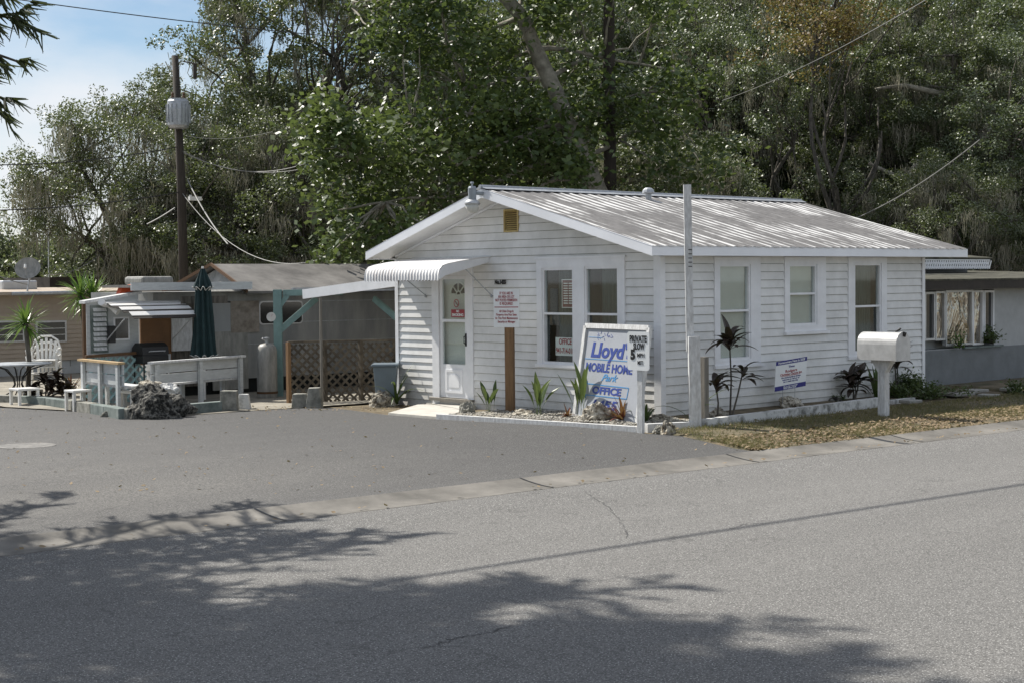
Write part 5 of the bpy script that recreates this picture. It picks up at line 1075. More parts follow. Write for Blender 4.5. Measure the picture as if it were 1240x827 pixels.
# stepping stones
for i, (u, v, wd, lb) in enumerate(((1160, 480, .55, 'long flat paving stone before the grey building'), (1180, 476, .40, 'tilted pale paving stone before the grey building'), (1195, 482, .30, 'small paving stone at the edge of the verge'), (1225, 474, .5, 'flat paving stone at the far right before the grey building'), (1100, 489, .3, 'small flat stone beside the short kerb right of the mailbox'))):
    q = G(u, v); mb = MB(); zz = gz(q.y)+.02
    mb.prism([(q.x-wd/2, q.y-.12, zz), (q.x+wd/2, q.y-.16, zz), (q.x+wd/2-.05, q.y+.14, zz), (q.x-wd/2+.06, q.y+.12, zz)], .05, (0, 0, 1)); tag(mb.build('paving_stone', m_conc, bevel=.01), lb, 'paving stone', 'loose paving stones by the grey building')

# ================================================================== POLES AND WIRES
pp_ = at_depth(224, 40); zt = D(212, 70, 40); root = thing('utility_pole', 'dark leaning wooden utility pole carrying a grey transformer', 'utility pole', (pp_.x, pp_.y, gz(pp_.y)))
mb = MB(); mb.tube([pp_+Vector((0, 0, -.2)), D(219, 210, 40), D(212, 68, 40)], [.13, .11, .085], 10); mb.build('pole', m_pole, root, smooth=True)
tcn_ = D(216, 138, 39.7); mb = MB(); mb.lathe([(.0, -.37), (.22, -.37), (.27, -.30), (.29, .1), (.27, .30), (.24, .34), (.24, .37), (.0, .38)], tuple(tcn_), 20); tr = mb.build('transformer', m_galv, root, smooth=False)
mb = MB()
for a in range(14): t = 2*math.pi*a/14; mb.beam(tcn_+Vector((.29*math.cos(t), .29*math.sin(t), -.24)), tcn_+Vector((.29*math.cos(t), .29*math.sin(t), .22)), .015, .03)
mb.build('cooling_fin', m_galv, tr)
for s in (-.1, .1): mb = MB(); mb.lathe([(.03, .36), (.045, .42), (.03, .46), (.04, .5), (.01, .55)], tuple(tcn_+Vector((s, s*-1, 0))), 8); mb.build('bushing', m_bronze, tr)
mb = MB(); mb.tube([D(222, 75, 40), D(238, 78, 40)], .02, 5); mb.tube([D(236, 78, 40), D(236, 96, 40)], .05, 6); mb.build('cutout_arm', m_pole, root)
# second straight trunk-like pole
q = at_depth(741, 37.5); mb = MB(); mb.tube([q, D(738, 150, 37.5), D(737, -60, 37.5), D(736, -160, 37.5)], [.17, .15, .13, .12], 12); tag(mb.build('tall_pole', m_pole, smooth=True), 'straight brown wooden pole rising among leaves behind the cottage ridge', 'utility pole')
def wire(a, b, sag, r, mat, label, n=18):
    pts = []
    for i in range(n+1): t = i/n; p_ = a.lerp(b, t); pts.append(p_-Vector((0, 0, 4*sag*t*(1-t))))
    mb = MB(); mb.tube(pts, r, 5); return tag(mb.build('power_cable', mat), label, 'cable', 'overhead cables')
wire(D(-60, -12, 36), D(660, 62, 44), .2, 0.013, m_wire, 'dark cable crossing the sky at the top left')
wire(D(-60, 200, 34), D(217, 178, 40), .15, 0.013, m_wire, 'dark cable from the left edge to the pole at transformer height')
wire(D(-60, 256, 34), D(219, 233, 40), .12, 0.013, m_wire, 'lower dark cable from the left edge to the pole')
wire(D(-40, 312, 36), D(34, 345, 37), .1, 0.0124, m_wirew, 'pale cable sagging behind the satellite dish at far left')
wire(D(60, 333, 40), D(122, 308, 45), .15, 0.0112, m_wirew, 'pale cable rising from the roof of the beige mobile home')
wire(D(219, 182, 40), D(392, 190, 37), .45, 0.0087, m_wirew, 'pale cable sagging right from the pole into the broad-leaved tree')
wire(D(219, 184, 40), D(390, 199, 38), .35, 0.0074, m_wirew, 'thin pale cable just under another right of the pole')
wire(D(224, 165, 40), D(330, 160, 40), .12, 0.0062, m_wirew, 'short faint cable right of the pole under the transformer')
wire(D(219, 232, 40), D(395, 312, 34), .75, 0.0099, m_wirew, 'pale drooping cable from the pole towards the trailer roof')
wire(D(227, 218, 40), D(276, 296, 37), .12, 0.0174, m_wirew, 'thick pale service cable dropping steeply from the pole')
wire(D(219, 233, 40), D(380, 262, 44), .2, 0.0062, m_wire, 'thin dark cable passing right behind the moss from the pole')
wire(D(178, 272, 40), D(212, 252, 40), .02, 0.0186, m_wirew, 'short pale diagonal cable left of the pole')
wire(D(1135, -8, 27), D(875, 122, 44), .15, 0.0099, m_wirew, 'long pale cable crossing the oaks at the upper right')
wire(D(1186, 170, 30), D(1038, 264, 34), .12, 0.0136, m_wirew, 'pale service cable running down behind the right end of the roof')
wire(D(750, -10, 38), D(803, 186, 38), .0, 0.0087, m_wirew, 'thin pale hanging line beside the tall brown pole')
mb = MB(); a = D(236, 241, 39.8); mb.box(a.x-.17, a.x+.17, a.y-.05, a.y+.05, a.z-.05, a.z+.05); mb.box(a.x-.15, a.x-.1, a.y-.02, a.y+.02, a.z+.05, a.z+.09); tag(mb.build('splice_box', m_plastic), 'white splice box hanging on the cables right of the pole', 'box')
# cable high above the verge; its shadow crosses the road
s0 = G(620, 681); s1 = G(1240, 586); Hc = 7.2; off = Vector((-SUN.x, -SUN.y, -SUN.z))*(Hc/(-SUN.z)); d = (s1-s0).normalized()
wire(s0+off-d*14, s1+off+d*30, .0, .026, m_wire, 'high street cable above the verge whose shadow crosses the road')

# ================================================================== PLANTS
def blade(mb, base_, az, Ln, wd, el, droop, seg=6, fold=.25, shape='blade', tip=0.0):
    d = Vector((math.cos(az), math.sin(az), 0)); s = Vector((-d.y, d.x, 0)); p_ = Vector(base_); rows = []; e = el
    for i in range(seg+1):
        t = i/seg
        w_ = {'blade': (1-t)**.7*(.55+1.2*t*(1-t)*2), 'paddle': max(.06, math.sin(math.pi*min(1, max(0, (t-.35)/.65)))**.8) if t > .35 else .07, 'strap': (1-t**3)*.9+.02, 'ti': max(.08, math.sin(math.pi*(t*.92+.04)))}[shape]*wd/2
        upn = Vector((0, 0, 1))*math.cos(e)-d*math.sin(e)
        rows.append([p_-s*w_+upn*w_*fold, p_+Vector((0, 0, 0)), p_+s*w_+upn*w_*fold])
        p_ = p_+(d*math.cos(e)+Vector((0, 0, 1))*math.sin(e))*Ln/seg; e -= droop/seg
    vs = [q for r in rows for q in r]; fs = []
    for i in range(seg):
        for k in range(2): q = i*3+k; fs.append((q, q+1, q+4, q+3))
    mb.add(vs, fs)
def yucca(u, dep, ztrunk_v, label, heads, trunk=True):
    q = at_depth(u, dep); root = thing('yucca', label, 'plant', tuple(q), 'green spiky yuccas on the patio'); rs = random.Random(u)
    for (hu, hv, Lf, n) in heads:
        h = D(hu, hv, dep)
        mb = MB(); mb.tube([q, q.lerp(h, .5)+Vector((.05, 0, 0)), h], [.055, .045, .05], 8); mb.build('trunk', m_bark, root)
        mb = MB()
        for i in range(n):
            el = rs.uniform(-.75, 1.45); blade(mb, h+Vector((0, 0, rs.uniform(-.08, .05))), rs.uniform(0, 6.283), Lf*rs.uniform(.75, 1.1), .055, el, rs.uniform(.2, .8), 5, .3, 'blade')
        mb.build('crown', l_yucca, root)
yucca(31, 30.0, 0, 'small yucca with a single spiky head in front of the plastic chairs', [(31, 392, .60, 80)])
yucca(101, 32.5, 0, 'taller yucca with two spiky heads beside the louvred porch', [(98, 358, .62, 90), (112, 362, .62, 70)])
def paddle_plant(px, n, H, label, seed):
    q = G(*px); rs = random.Random(seed); root = thing('bird_of_paradise', label, 'plant', (q.x, q.y, gz(q.y)+.03), 'paddle-leaved plants in the gravel bed'); mb = MB()
    for i in range(n): blade(mb, q+Vector((rs.uniform(-.05, .05), rs.uniform(-.05, .05), .03)), rs.uniform(0, 6.283), H*rs.uniform(.65, 1.1), .085*rs.uniform(.7, 1.1), R(rs.uniform(62, 89)), R(rs.uniform(0, 50)), 10, .45, 'paddle')
    mb.build('leaves', l_bird, root); return root
paddle_plant((594, 501), 7, .48, 'smallest paddle-leaved plant between the door and the timber post', 1)
paddle_plant((653, 506), 12, .62, 'bushy paddle-leaved plant right of the timber sign post', 2)
paddle_plant((704, 508), 10, .76, 'tallest paddle-leaved plant at the left edge of the park sign', 3)
def strap_plant(px, n, H, label, seed, mat=l_bird, name='strap_plant', wd=.05, dr=(30, 110), el=(45, 85), grp=None, zoff=.03):
    q = G(*px); rs = random.Random(seed); root = thing(name, label, 'plant', (q.x, q.y, gz(q.y)+zoff), grp); mb = MB()
    for i in range(n): blade(mb, q+Vector((0, 0, zoff)), rs.uniform(0, 6.283), H*rs.uniform(.6, 1.1), wd, R(rs.uniform(*el)), R(rs.uniform(*dr)), 8, .3, 'strap')
    mb.build('leaves', mat, root)
strap_plant((480, 491), 7, .85, 'slender arching plant beside the pale boulder at the cottage corner', 5)
strap_plant((838, 515), 4, .75, 'thin arching dark leaf spray left of the tall white pole', 6, l_bird)
strap_plant((782, 514), 9, .42, 'low strap-leaved plant behind the speed sign post', 7)
strap_plant((754, 513), 34, .40, 'dark red bromeliad in front of the park sign', 8, l_brom, 'bromeliad', .06, (10, 60), (25, 85), 'red bromeliads')
strap_plant((687, 508), 20, .20, 'tiny red bromeliad left of the pointed rock', 9, l_brom, 'bromeliad', .04, (10, 60), (20, 80), 'red bromeliads')
strap_plant((86, 478), 30, .42, 'reddish spiky plant left of the short bench', 10, l_brom, 'bromeliad', .05, (10, 50), (15, 85), 'red bromeliads')
strap_plant((1061, 484), 8, .62, 'upright green aloe-like plant behind the mailbox post', 11, l_bird, 'aloe', .08, (0, 25), (65, 88))
def ti_plant(px, canes, label, seed, mat=l_ti):
    q = G(*px); q.z += .04; rs = random.Random(seed); root = thing('ti_plant', label, 'plant', tuple(q), 'dark-leaved ti plants')
    for (dx_, h, n, Lf) in canes:
        rt_ = Vector((0.74, -0.67, 0)); top = q+rt_*dx_+Vector((0, 0, h))
        mb = MB(); mb.tube([q+rt_*dx_*.15, q.lerp(top, .5)+rt_*.02, top], [.016, .012, .010], 6); mb.build('cane', m_bark, root)
        mb = MB()
        for i in range(n): blade(mb, top+Vector((0, 0, rs.uniform(-.10, .03))), rs.uniform(0, 6.283), Lf*rs.uniform(.7, 1.15), .105, R(rs.uniform(5, 88)), R(rs.uniform(25, 105)), 7, .3, 'ti')
        mb.build('leaves', mat, root)
ti_plant((884, 508), [(.0, 1.02, 20, .40), (.18, .62, 10, .32)], 'tallest dark ti plant in front of the first side window', 1)
ti_plant((869, 511), [(-.02, .46, 11, .34)], 'short dark ti plant close to the wooden stake', 2)
ti_plant((1034, 487), [(-.05, .30, 18, .34), (.08, .36, 18, .34), (.02, .22, 12, .3)], 'bushy dark ti plant left of the mailbox', 3)
ti_plant((1086, 480), [(.0, .50, 14, .42), (-.08, .75, 10, .3)], 'dark ti plant behind the mailbox at the cottage corner', 4)
ti_plant((56, 483), [(-.25, .10, 30, .28), (.1, .22, 30, .28), (.3, .10, 30, .28), (-.05, .34, 26, .24), (.22, .40, 20, .24), (.42, .15, 22, .25)], 'dense clump of dark ti plants on the patio in front of the chairs', 5)
def shrub(px, r, h, label, mat, seed, n=900, name='shrub', ls=.06):
    q = G(*px) if len(px) == 2 else Vector(px); rs = np.random.default_rng(seed)
    root = thing(name, label, 'shrub', (q.x, q.y, q.z)); nb = 9
    cs = np.array([[q.x, q.y, q.z]])+rs.normal(size=(nb, 3))*[r*.45, r*.45, h*.18]+[0, 0, h*.45]
    pts = np.concatenate([c+rs.normal(size=(n//nb, 3))*[r*.25, r*.25, h*.2] for c in cs]); pts[:, 2] = np.maximum(pts[:, 2], q.z+.02)
    fastmesh('foliage', leafcards(pts, ls, ls*.5), 4, mat, root)
    mb = MB()
    for c in cs: mb.tube([(q.x, q.y, q.z), tuple(c)], [.012, .006], 5)
    mb.build('stems', m_bark, root)
shrub((1108, 480), .30, .42, 'leafy green shrub at the right corner of the cottage', l_shrub, 1, 1300)
shrub((1088, 484), .22, .25, 'low dark green shrub right of the mailbox post', l_shrub, 2, 900)
shrub((1128, 482), .35, .25, 'ground-hugging green shrub before the end of the grey wall', l_shrub, 3, 900)
shrub((1010, 487), .12, .12, 'tiny green plant beside the long mildewed kerb', l_shrub, 4, 260, ls=.04)
q = WB(1155, 418); shrub((q[0], YB-.12, q[1]-.05), .15, .40, 'green creeper climbing over the mirror window sill', l_yucca, 5, 260, ls=.05)
q = WB(1194, 412); shrub((q[0], YB-.15, q[1]-.05), .28, .30, 'dark leafy creeper under the right end window of the grey building', l_shrub, 6, 420, ls=.07)
shrub((1235, 478), .3, .3, 'small green bush at the far right edge of the verge', l_shrub, 7, 700)

# grass, litter, pebbles (uncountable)
def scatter_poly(n, x0, x1, ylo, yhi):
    x = rng.uniform(x0, x1, n); y = np.array([rng.uniform(ylo(a), yhi(a)) for a in x]); return x, y
GZ = np.vectorize(gz)
n = 52000; x, y = scatter_poly(n, vg0.x+.05, 14, lambda a: yB(a)+.02, lambda a: max(yB(a)+.03, min(vtop(a), -1.3)))
keep = (np.sin(x*2.1)+np.sin(y*3.3+x)+rng.normal(size=n)*.9+(y+3.0)*1.1) > -.1; x, y = x[keep], y[keep]; n = len(x)
h = rng.uniform(.02, .06, n); a = rng.uniform(0, 6.283, n); z = GZ(y)+.038
b0_ = np.stack([x+.004*np.cos(a), y+.004*np.sin(a), z], 1); b1_ = np.stack([x-.004*np.cos(a), y-.004*np.sin(a), z], 1); tp = np.stack([x+rng.normal(size=n)*.025, y+rng.normal(size=n)*.025, z+h], 1)
tag(fastmesh('grass', np.stack([b0_, b1_, tp], 1), 3, l_grass), 'sparse dry grass on the verge', 'grass', kind='stuff')
n = 8000; x, y = scatter_poly(n, vg0.x, 14, lambda a: yB(a)+.0, lambda a: max(yB(a)+.03, min(yB(a)+1.2, vtop(a))))
h_ = 0; c_ = np.stack([x, y, GZ(y)+.047+rng.uniform(0, .02, n)], 1)
n2 = 1500; x2 = rng.uniform(-1.7, 14, n2); y2 = np.array([rng.uniform(yB(a), -1.2) for a in x2]); c2_ = np.stack([x2, y2, GZ(y2)+.05], 1)
tag(fastmesh('leaf_litter', leafcards(np.concatenate([c_, c2_]), .055, .034, 2.2), 4, l_litter), 'brown fallen leaves along the verge edge', 'leaf litter', kind='stuff')
pts = []
for k in range(330):
    u = random.uniform(0, 900); v = random.uniform(500, 600) if random.random() < .75 else random.uniform(495, 508); p_ = G(u, v)
    if p_.y > yB(p_.x)+.1 and p_.x < -1.9: pts.append((p_.x, p_.y, gz(p_.y)+.022))
for k in range(150): p_ = G(random.uniform(300, 520), random.uniform(493, 499)); pts.append((p_.x, p_.y, gz(p_.y)+.03))
for k in range(60): p_ = G(random.uniform(520, 1240), 0); 
for k in range(120):
    xx = random.uniform(-12, 8); pts.append((xx, yF(xx)+random.uniform(0, .10), gz(yF(xx))+.03))
tag(fastmesh('stray_leaves', leafcards(np.array(pts), .05, .03, 2.5), 4, l_litter), 'stray dead leaves scattered over the asphalt', 'leaf litter', kind='stuff')
def pebbles(n, poly_fn, smin, smax, name, label):
    ico = [(0, 0, 1), (.9, 0, .2), (.28, .85, .2), (-.72, .53, .2), (-.72, -.53, .2), (.28, -.85, .2), (0, 0, -.4)]; fi = [(0, i, i % 5+1) for i in range(1, 6)]+[(6, i % 5+1, i) for i in range(1, 6)]
    V = []; Fc = []; B_ = np.array(ico)
    for i in range(n):
        px_, py_ = poly_fn(); s = random.uniform(smin, smax); a = random.uniform(0, 6.28); rm = np.array([[math.cos(a), -math.sin(a), 0], [math.sin(a), math.cos(a), 0], [0, 0, 1]])
        q = (B_*[s, s*random.uniform(.6, 1), s*.6])@rm.T+[px_, py_, gz(py_)+.037+s*.15]; Fc += [[j+len(V)*7 for j in f_] for f_ in fi]; V.append(q)
    tag(fastmesh(name, np.concatenate(V), 3, m_pebble, faces=Fc), label, 'gravel', kind='stuff')
def inbed():
    while True:
        y_ = random.uniform(b1.y+.05, b0.y-.05); t = (y_-b1.y)/(b0.y-b1.y); x_ = random.uniform(b1.x+(b0.x-b1.x)*t+.06, -.05)
        if y_ < 1.7 or random.random() < .25: return x_, y_
pebbles(2600, inbed, .012, .035, 'gravel', 'pale gravel in the planting bed below the signs')

# ================================================================== TREES
def limb(mb, a, b, r0, r1, sagk=.2, n=7, seed=0, wob=.25):
    rs = random.Random(seed); pts = []; rad = []; Ln = (b-a).length
    w1 = Vector((rs.uniform(-1, 1), rs.uniform(-1, 1), rs.uniform(-.4, .8)))*wob*Ln*.35; w2 = Vector((rs.uniform(-1, 1), rs.uniform(-1, 1), rs.uniform(-.6, .6)))*wob*Ln*.15
    for i in range(n+1):
        t = i/n; pts.append(a.lerp(b, t)+w1*math.sin(math.pi*t)+w2*math.sin(2.7*math.pi*t)); rad.append(r0+(r1-r0)*t**.7)
    mb.tube(pts, rad, 7, cap=False); return pts
def make_oak(name, label, seed, H, Rw, lmat, bmat, nclump=95, per=850, lsz=.115, lw=.06, zlow=2.2, moss=4, clr=(.75, 1.25), group='big trees behind the cottage', trunk_r=.38, dens=1.0, cat='tree'):
    rs = np.random.default_rng(seed); rr = random.Random(seed)
    root = thing(name, label, cat, (0, 0, 0), group)
    mb = MB(); fork = Vector((rr.uniform(-.4, .4), rr.uniform(-.4, .4), H*.26))
    limb(mb, Vector((0, 0, -.2)), fork, trunk_r, trunk_r*.75, n=6, seed=seed, wob=.25)
    mains = []
    for k in range(7):
        a = 2*math.pi*(k+rr.random()*.6)/7; e = Vector((math.cos(a)*Rw*.55, math.sin(a)*Rw*.55, H*rr.uniform(.42, .80)))
        mains.append(limb(mb, fork, e, trunk_r*.5, trunk_r*.16, seed=seed*9+k, wob=.35))
    cl = []
    while len(cl) < nclump:
        v = rs.normal(size=3); v /= np.linalg.norm(v); r = rs.uniform(.35, 1)**.45
        x, y, z = v*r; zc = H*.60+z*H*.40
        if zc < zlow: continue
        cl.append((x*Rw, y*Rw, zc))
    P_ = []; MS = []
    for i, c in enumerate(cl):
        cv = Vector(c); mi_ = min(mains, key=lambda m: (m[-1]-cv).length); st = mi_[rr.choice((4, 5, 6, 7))]
        limb(mb, st, cv, trunk_r*.14, .02, n=5, seed=seed*77+i, wob=.3)
        rad = rr.uniform(*clr); k = int(per*rad*rad*dens)
        u_ = rs.normal(size=(k, 3)); u_ /= np.linalg.norm(u_, axis=1, keepdims=True); u_ *= rs.uniform(.1, 1, (k, 1))**.5
        sub = rs.normal(size=(8, 3))*.5; u_ = u_*.45+sub[rs.integers(0, 8, k)]
        P_.append(u_*[rad, rad, rad*.62]+c)
        for j in range(moss):
            if rr.random() < .75: MS.append((c[0]+rr.uniform(-.7, .7)*rad, c[1]+rr.uniform(-.7, .7)*rad, c[2]-rad*rr.uniform(0, .5), rr.uniform(.3, 1.5)))
    mb.build('trunk', bmat, root, smooth=True)
    fastmesh('crown', leafcards(np.concatenate(P_), lsz, lw, .4), 4, lmat, root)
    if moss:
        quads = []
        for (x, y, z, Ln) in MS:
            for s in range(14):
                ox, oy = rr.gauss(0, .16), rr.gauss(0, .16); l2 = Ln*rr.uniform(.4, 1); a = rr.uniform(0, 3.14); wd = rr.uniform(.008, .02); ca, sa = math.cos(a)*wd, math.sin(a)*wd; pz = z-rr.uniform(0, .3)
                px_, py_ = x+ox, y+oy; prev = [(px_-ca, py_-sa, pz), (px_+ca, py_+sa, pz)]; sg = 3
                for g_ in range(1, sg+1):
                    t = g_/sg; ww = (1-t*.85); qx, qy = x+ox*(1-.5*t)+rr.gauss(0, .07), y+oy*(1-.5*t)+rr.gauss(0, .07); zz = pz-l2*t
                    cur = [(qx-ca*ww, qy-sa*ww, zz), (qx+ca*ww, qy+sa*ww, zz)]; quads.append([prev[0], prev[1], cur[1], cur[0]]); prev = cur
        fastmesh('hanging_moss', np.array(quads), 4, l_moss, root)
    return root
oakA = make_oak('live_oak', 'x', 1, 9.0, 4.6, l_oak, m_bark, 105, 850, .10, .055, 1.8, 8)
oakB = make_oak('live_oak', 'x', 2, 14.0, 6.0, l_oak, m_bark, 165, 950, .115, .065, 2.0, 5)
oakC = make_oak('live_oak', 'x', 3, 15.0, 6.5, l_oakd, m_bark, 105, 560, .13, .075, 1.4, 4, clr=(.9, 1.55))
def place(root, u, dep, rz, s, label, first=False):
    q = at_depth(u, dep); loc = (q.x, q.y, q.z-.1)
    if first:
        root.location = loc; root.rotation_euler = (0, 0, rz); root.scale = (s, s, s) if not hasattr(s, '__len__') else s; root['label'] = label; return root
    return dup(root, loc, rz, s, label)
place(oakA, 182, 48, .4, (.84, .84, .93), 'low spreading live oak with long moss at the left against the sky', True)
place(oakB, 408, 52, 1.0, (.93, .93, 1), 'tall live oak with bare twisting limbs rising behind the utility pole', True)
place(oakA, 128, 60, 2.2, (.5, .5, .42), 'smaller live oak at the far left lower than the mossy oak')
place(oakA, 300, 46, 3.7, (.85, .85, .8), 'low mossy live oak right behind the silver trailer roof')
place(oakB, 620, 60, 2.6, 1.0, 'live oak seen behind the broad-leaved tree above the cottage gable')
place(oakB, 372, 60, 5.5, .74, 'far live oak between the pole and the broad-leaved tree')
# the oaks on the right stand in ranks that rise away from the street
place(oakC, 915, 48, .2, (.62, .62, .74), 'dark live oak directly behind the middle of the cottage roof', True)
for (rt_, u, d, rz, sc, lb) in (
    (oakA, 800, 41, 1.1, (.75, .75, .70), 'low live oak filling the gap behind the cottage ridge'),
    (oakA, 1130, 42.5, 2.9, (.62, .62, .60), 'low live oak whose crown stands behind the far end of the cottage roof'),
    (oakB, 1075, 49, 5.1, (.68, .68, .78), 'mid-height live oak over which the long pale cable ends'),
    (oakC, 1235, 47, 1.7, (.62, .62, .60), 'mid-height live oak above the grey building'),
    (oakC, 690, 54, 4.0, (.85, .85, .86), 'tall live oak behind the straight brown pole'),
    (oakB, 860, 54, .9, (.9, .9, .92), 'tall live oak above the roof vent of the cottage'),
    (oakC, 1010, 55, 2.2, (.9, .9, .88), 'tall live oak crossed by the long pale cable'),
    (oakB, 1165, 55, 3.3, (.9, .9, .92), 'tall live oak at the upper right beside the rusty tree'),
    (oakC, 1300, 54, 5.9, (.9, .9, .90), 'tall live oak at the upper right corner'),
    (oakB, 790, 63, 2.0, 1.15, 'farthest live oak topping the trees above the cottage ridge'),
    (oakC, 960, 64, 4.9, 1.1, 'farthest live oak topping the trees right of the cottage ridge end'),
    (oakB, 1240, 64, .5, 1.15, 'farthest live oak topping the trees at the right')):
    tr_o = place(rt_, u, d, rz, sc, lb)
    if u == 1075:
        mb = MB(); mb.tube([D(1198, 158, 45.5), D(1165, 190, 45), D(1150, 203, 44.8), D(1128, 205, 44.6), D(1112, 198, 44.5), D(1098, 216, 44.4), D(1080, 212, 44.3), D(1052, 198, 44.2)], [.15, .14, .13, .12, .11, .09, .07, .04], 9)
        mb.tube([D(1185, 128, 46), D(1160, 118, 45.5), D(1130, 112, 45.2), D(1095, 104, 45), D(1060, 108, 44.8)], [.12, .10, .09, .07, .03], 8)
        lo = mb.build('bare_limb', m_palebark, None, smooth=True); lo.parent = tr_o; lo.matrix_parent_inverse = tr_o.matrix_basis.inverted()
# autumn tree top right
aut = make_oak('autumn_tree', 'half bare tree with rusty leaves at the top right', 21, 13.5, 1.9, l_rust, m_bark, 26, 380, .11, .06, 8.3, 0, group='big trees behind the cottage', trunk_r=.15)
q = at_depth(1025, 43.5); aut.location = (q.x, q.y, q.z)
# broad-leaved tree leaning left behind the cottage, placed with real limbs
def broad():
    rs = np.random.default_rng(5); rr = random.Random(5); dep = 37.0
    root = thing('broadleaf_tree', 'broad-leaved green tree with a pale leaning trunk right behind the cottage', 'tree', tuple(at_depth(860, dep)), 'big trees behind the cottage')
    mb = MB(); b = at_depth(868, dep)
    t1 = [b, D(835, 235, dep), D(800, 190, dep), D(765, 140, dep), D(718, 90, dep), D(668, 70, dep), D(645, 20, dep), D(615, -30, dep), D(560, -90, dep)]
    t1 = [b, D(838, 250, dep), D(818, 205, dep-.2), D(775, 150, dep-.3), D(728, 108, dep-.4), D(672, 66, dep-.4), D(640, 18, dep-.4), D(610, -20, dep-.3), D(540, -90, dep)]
    # photo pixel track of the trunk: (715,230) at the roof, (690,165), (668,95), (640,40), (600,0)
    b2 = at_depth(745, dep); t1 = [b2, D(722, 232, dep), D(703, 190, dep), D(688, 150, dep), D(664, 95, dep), D(648, 60, dep), D(632, 20, dep), D(604, -10, dep), D(560, -70, dep)]
    mb.tube(t1, [.36, .28, .25, .23, .21, .19, .17, .15, .10], 10)
    ends = []
    for (i, u, v, dd) in ((7, 505, 5, 0), (5, 590, 85, -1), (4, 570, 110, -2), (3, 505, 145, -3), (3, 560, 200, -3), (6, 520, 60, 1), (7, 430, 12, -1), (2, 640, 235, -2), (4, 760, 60, 1), (5, 820, 90, 0), (6, 720, -40, 1), (2, 800, 150, 1), (3, 770, 115, -1), (3, 430, 190, -3), (2, 470, 250, -3)):
        pts = limb(mb, t1[i], D(u, v, dep+dd+1.2), .075, .02, n=8, seed=i*31+u, wob=.3); ends += pts[3:]
    cl = []
    def reg(n, u0, u1, v0, v1, d0, d1):
        for _ in range(n): cl.append(D(rr.uniform(u0, u1), rr.uniform(v0, v1), rr.uniform(d0, d1)))
    reg(34, 395, 560, 150, 310, 33.5, 37.5); reg(34, 410, 640, 60, 190, 34.5, 38); reg(14, 450, 620, 5, 60, 35, 38); reg(30, 600, 860, 55, 215, 35.5, 39); reg(16, 560, 700, 170, 225, 35, 38); reg(14, 640, 820, -70, 60, 36, 39); reg(8, 370, 420, 120, 200, 34, 36); reg(10, 440, 640, -60, 5, 35, 38)
    P_ = []
    for i, c in enumerate(cl):
        st = min(ends, key=lambda e: (e-c).length); limb(mb, st, c, .035, .012, n=4, seed=i, wob=.3)
        rad = rr.uniform(.45, .85); k = int(370*rad*rad)
        u_ = rs.normal(size=(k, 3))*.42; sub = rs.normal(size=(6, 3))*.45; u_ += sub[rs.integers(0, 6, k)]
        P_.append(u_*[rad, rad, rad*.75]+np.array(c))
    mb.build('trunk', m_palebark, root, smooth=True)
    fastmesh('crown', leafcards(np.concatenate(P_), .18, .115, .5), 4, l_broad, root)
broad()
# understory and far woods
def bushmass(name, label, u0, u1, d0, d1, hmax, n, per, mat, seed, cat='shrub', ls=.12, kind=None, group=None, hmin=.3):
    rs = np.random.default_rng(seed); P_ = []
    for i in range(n):
        q = at_depth(rs.uniform(u0, u1), rs.uniform(d0, d1)); hm = hmax*(0.5 if n == 520 and (q-at_depth(545, 66)).dot(Vector(RR)) < 0 else 1); h = rs.uniform(hmin, hm); rad = rs.uniform(.6, 1.3)
        P_.append(rs.normal(size=(per, 3))*[rad*.6, rad*.6, rad*.45]+[q.x, q.y, q.z+h])
    o = fastmesh(name, leafcards(np.concatenate(P_), ls, ls*.55, .4), 4, mat); return tag(o, label, cat, group, kind)
bushmass('woods', 'far dark woods closing the view behind the trees', 260, 1500, 70, 88, 15, 520, 420, l_far, 31, 'woods', .34, 'stuff')
bushmass('woods_undergrowth', 'dark undergrowth below the oaks behind the buildings', 230, 1400, 44, 62, 2.6, 330, 420, l_oakd, 32, 'undergrowth', .15, 'stuff', hmin=.2)
bushmass('far_tree_line', 'low distant tree line behind the mobile homes at far left', -120, 260, 88, 120, 4.8, 210, 380, l_far, 33, 'woods', .30, 'stuff')
# thin far trees at the left edge
for i, (u, H_, lb) in enumerate(((8, 7.0, 'thin sparse tree standing against the sky at the far left edge'), (62, 6.4, 'dark conical evergreen behind the beige mobile home'))):
    rt_ = make_oak('far_tree', lb, 40+i, H_, 1.5, l_far, m_bark, 20 if i == 0 else 34, 150, .22, .12, 1.5, 0, (.5, .8), 'small far trees at the left', .10); q = at_depth(u, 92); rt_.location = tuple(q)
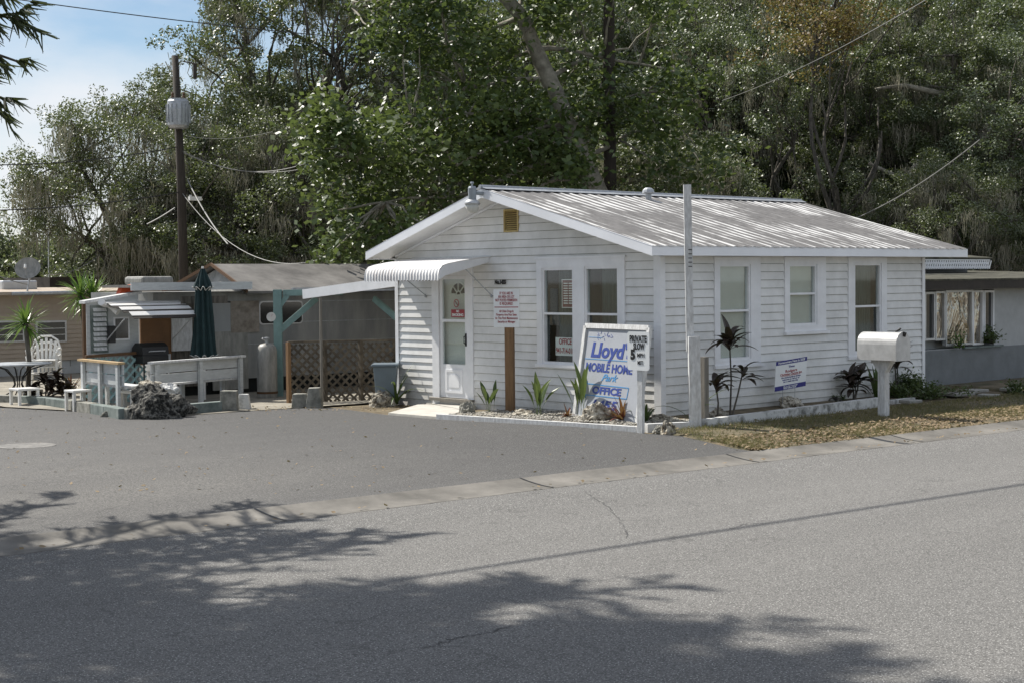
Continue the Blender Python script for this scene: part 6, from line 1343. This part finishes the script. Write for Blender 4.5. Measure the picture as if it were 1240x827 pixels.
# big evergreen left of the view: only tips of its branches reach into the picture, its shade falls on the road
def pine():
    rr = random.Random(3); rs = np.random.default_rng(3); base_ = Vector((-13.6, 0.4, gz(.4)))
    root = thing('evergreen_tree', 'dark evergreen whose drooping needle branches hang in at the top left corner', 'tree', tuple(base_)); mb = MB()
    H_ = 12.5; mb.tube([base_+Vector((0, 0, -.2)), base_+Vector((.1, 0, 5)), base_+Vector((0, .1, H_))], [.24, .17, .04], 10)
    brs = []
    for k in range(140):
        z = rr.uniform(4.4, H_-.4); a = rr.uniform(0, 6.283); Lb = 4.4*(1-(z-4.4)/(H_-3.6))**.55*rr.uniform(.75, 1.08)
        e = base_+Vector((math.cos(a)*Lb, math.sin(a)*Lb, z-rr.uniform(-.3, .5))); st = base_+Vector((0, 0, z-.2)); de = np.array(e)-CAM; ze_ = de@FW
        if 620+F*(de@RR)/ze_ > -45 and 413.5-F*(de@UU)/ze_ > -60: e = base_+(e-base_)*.72+Vector((0, 0, z*.28))
        brs.append((st, e))
    for (u, v, dp) in ((18, 70, 15.6), (20, 124, 16.2), (24, 30, 15.2), (30, -10, 15.0)): brs.append((base_+Vector((0, 0, 5.0)), D(u, v, dp)))
    quads = []
    for st, e in brs:
        pts = limb(mb, st, e, .05, .012, n=8, seed=int(e.x*1000) % 997, wob=.15)
        for i in range(1, 8):
            a_, b__ = pts[i], pts[i+1]; axd = (b__-a_).normalized()
            # side twigs with drooping needles
            for s_ in range(5):
                sd = Vector((rr.uniform(-1, 1), rr.uniform(-1, 1), rr.uniform(-.5, .3))); sd = (sd-axd*sd.dot(axd)).normalized(); tl_ = rr.uniform(.25, .6)*(1-.5*i/8)
                tw0 = a_.lerp(b__, rr.random()); tw1 = tw0+sd*tl_+axd*tl_*.8
                for nn_ in range(26):
                    p0_ = tw0.lerp(tw1, rr.random()); dd = (axd*.7+sd*.3+Vector((rr.gauss(0, .35), rr.gauss(0, .35), rr.gauss(-.35, .25)))).normalized()*rr.uniform(.12, .24); sv = dd.cross(Vector((rr.gauss(0, 1), rr.gauss(0, 1), rr.gauss(0, 1)))).normalized()*.014
                    quads.append([p0_-sv, p0_+sv, p0_+dd+sv*.3, p0_+dd-sv*.3])
    mb.build('trunk', m_bark, root, smooth=True)
    fastmesh('crown', np.array([[tuple(v) for v in q_] for q_ in quads]), 4, l_needle, root)
pine()
print('objects', len(bpy.data.objects))
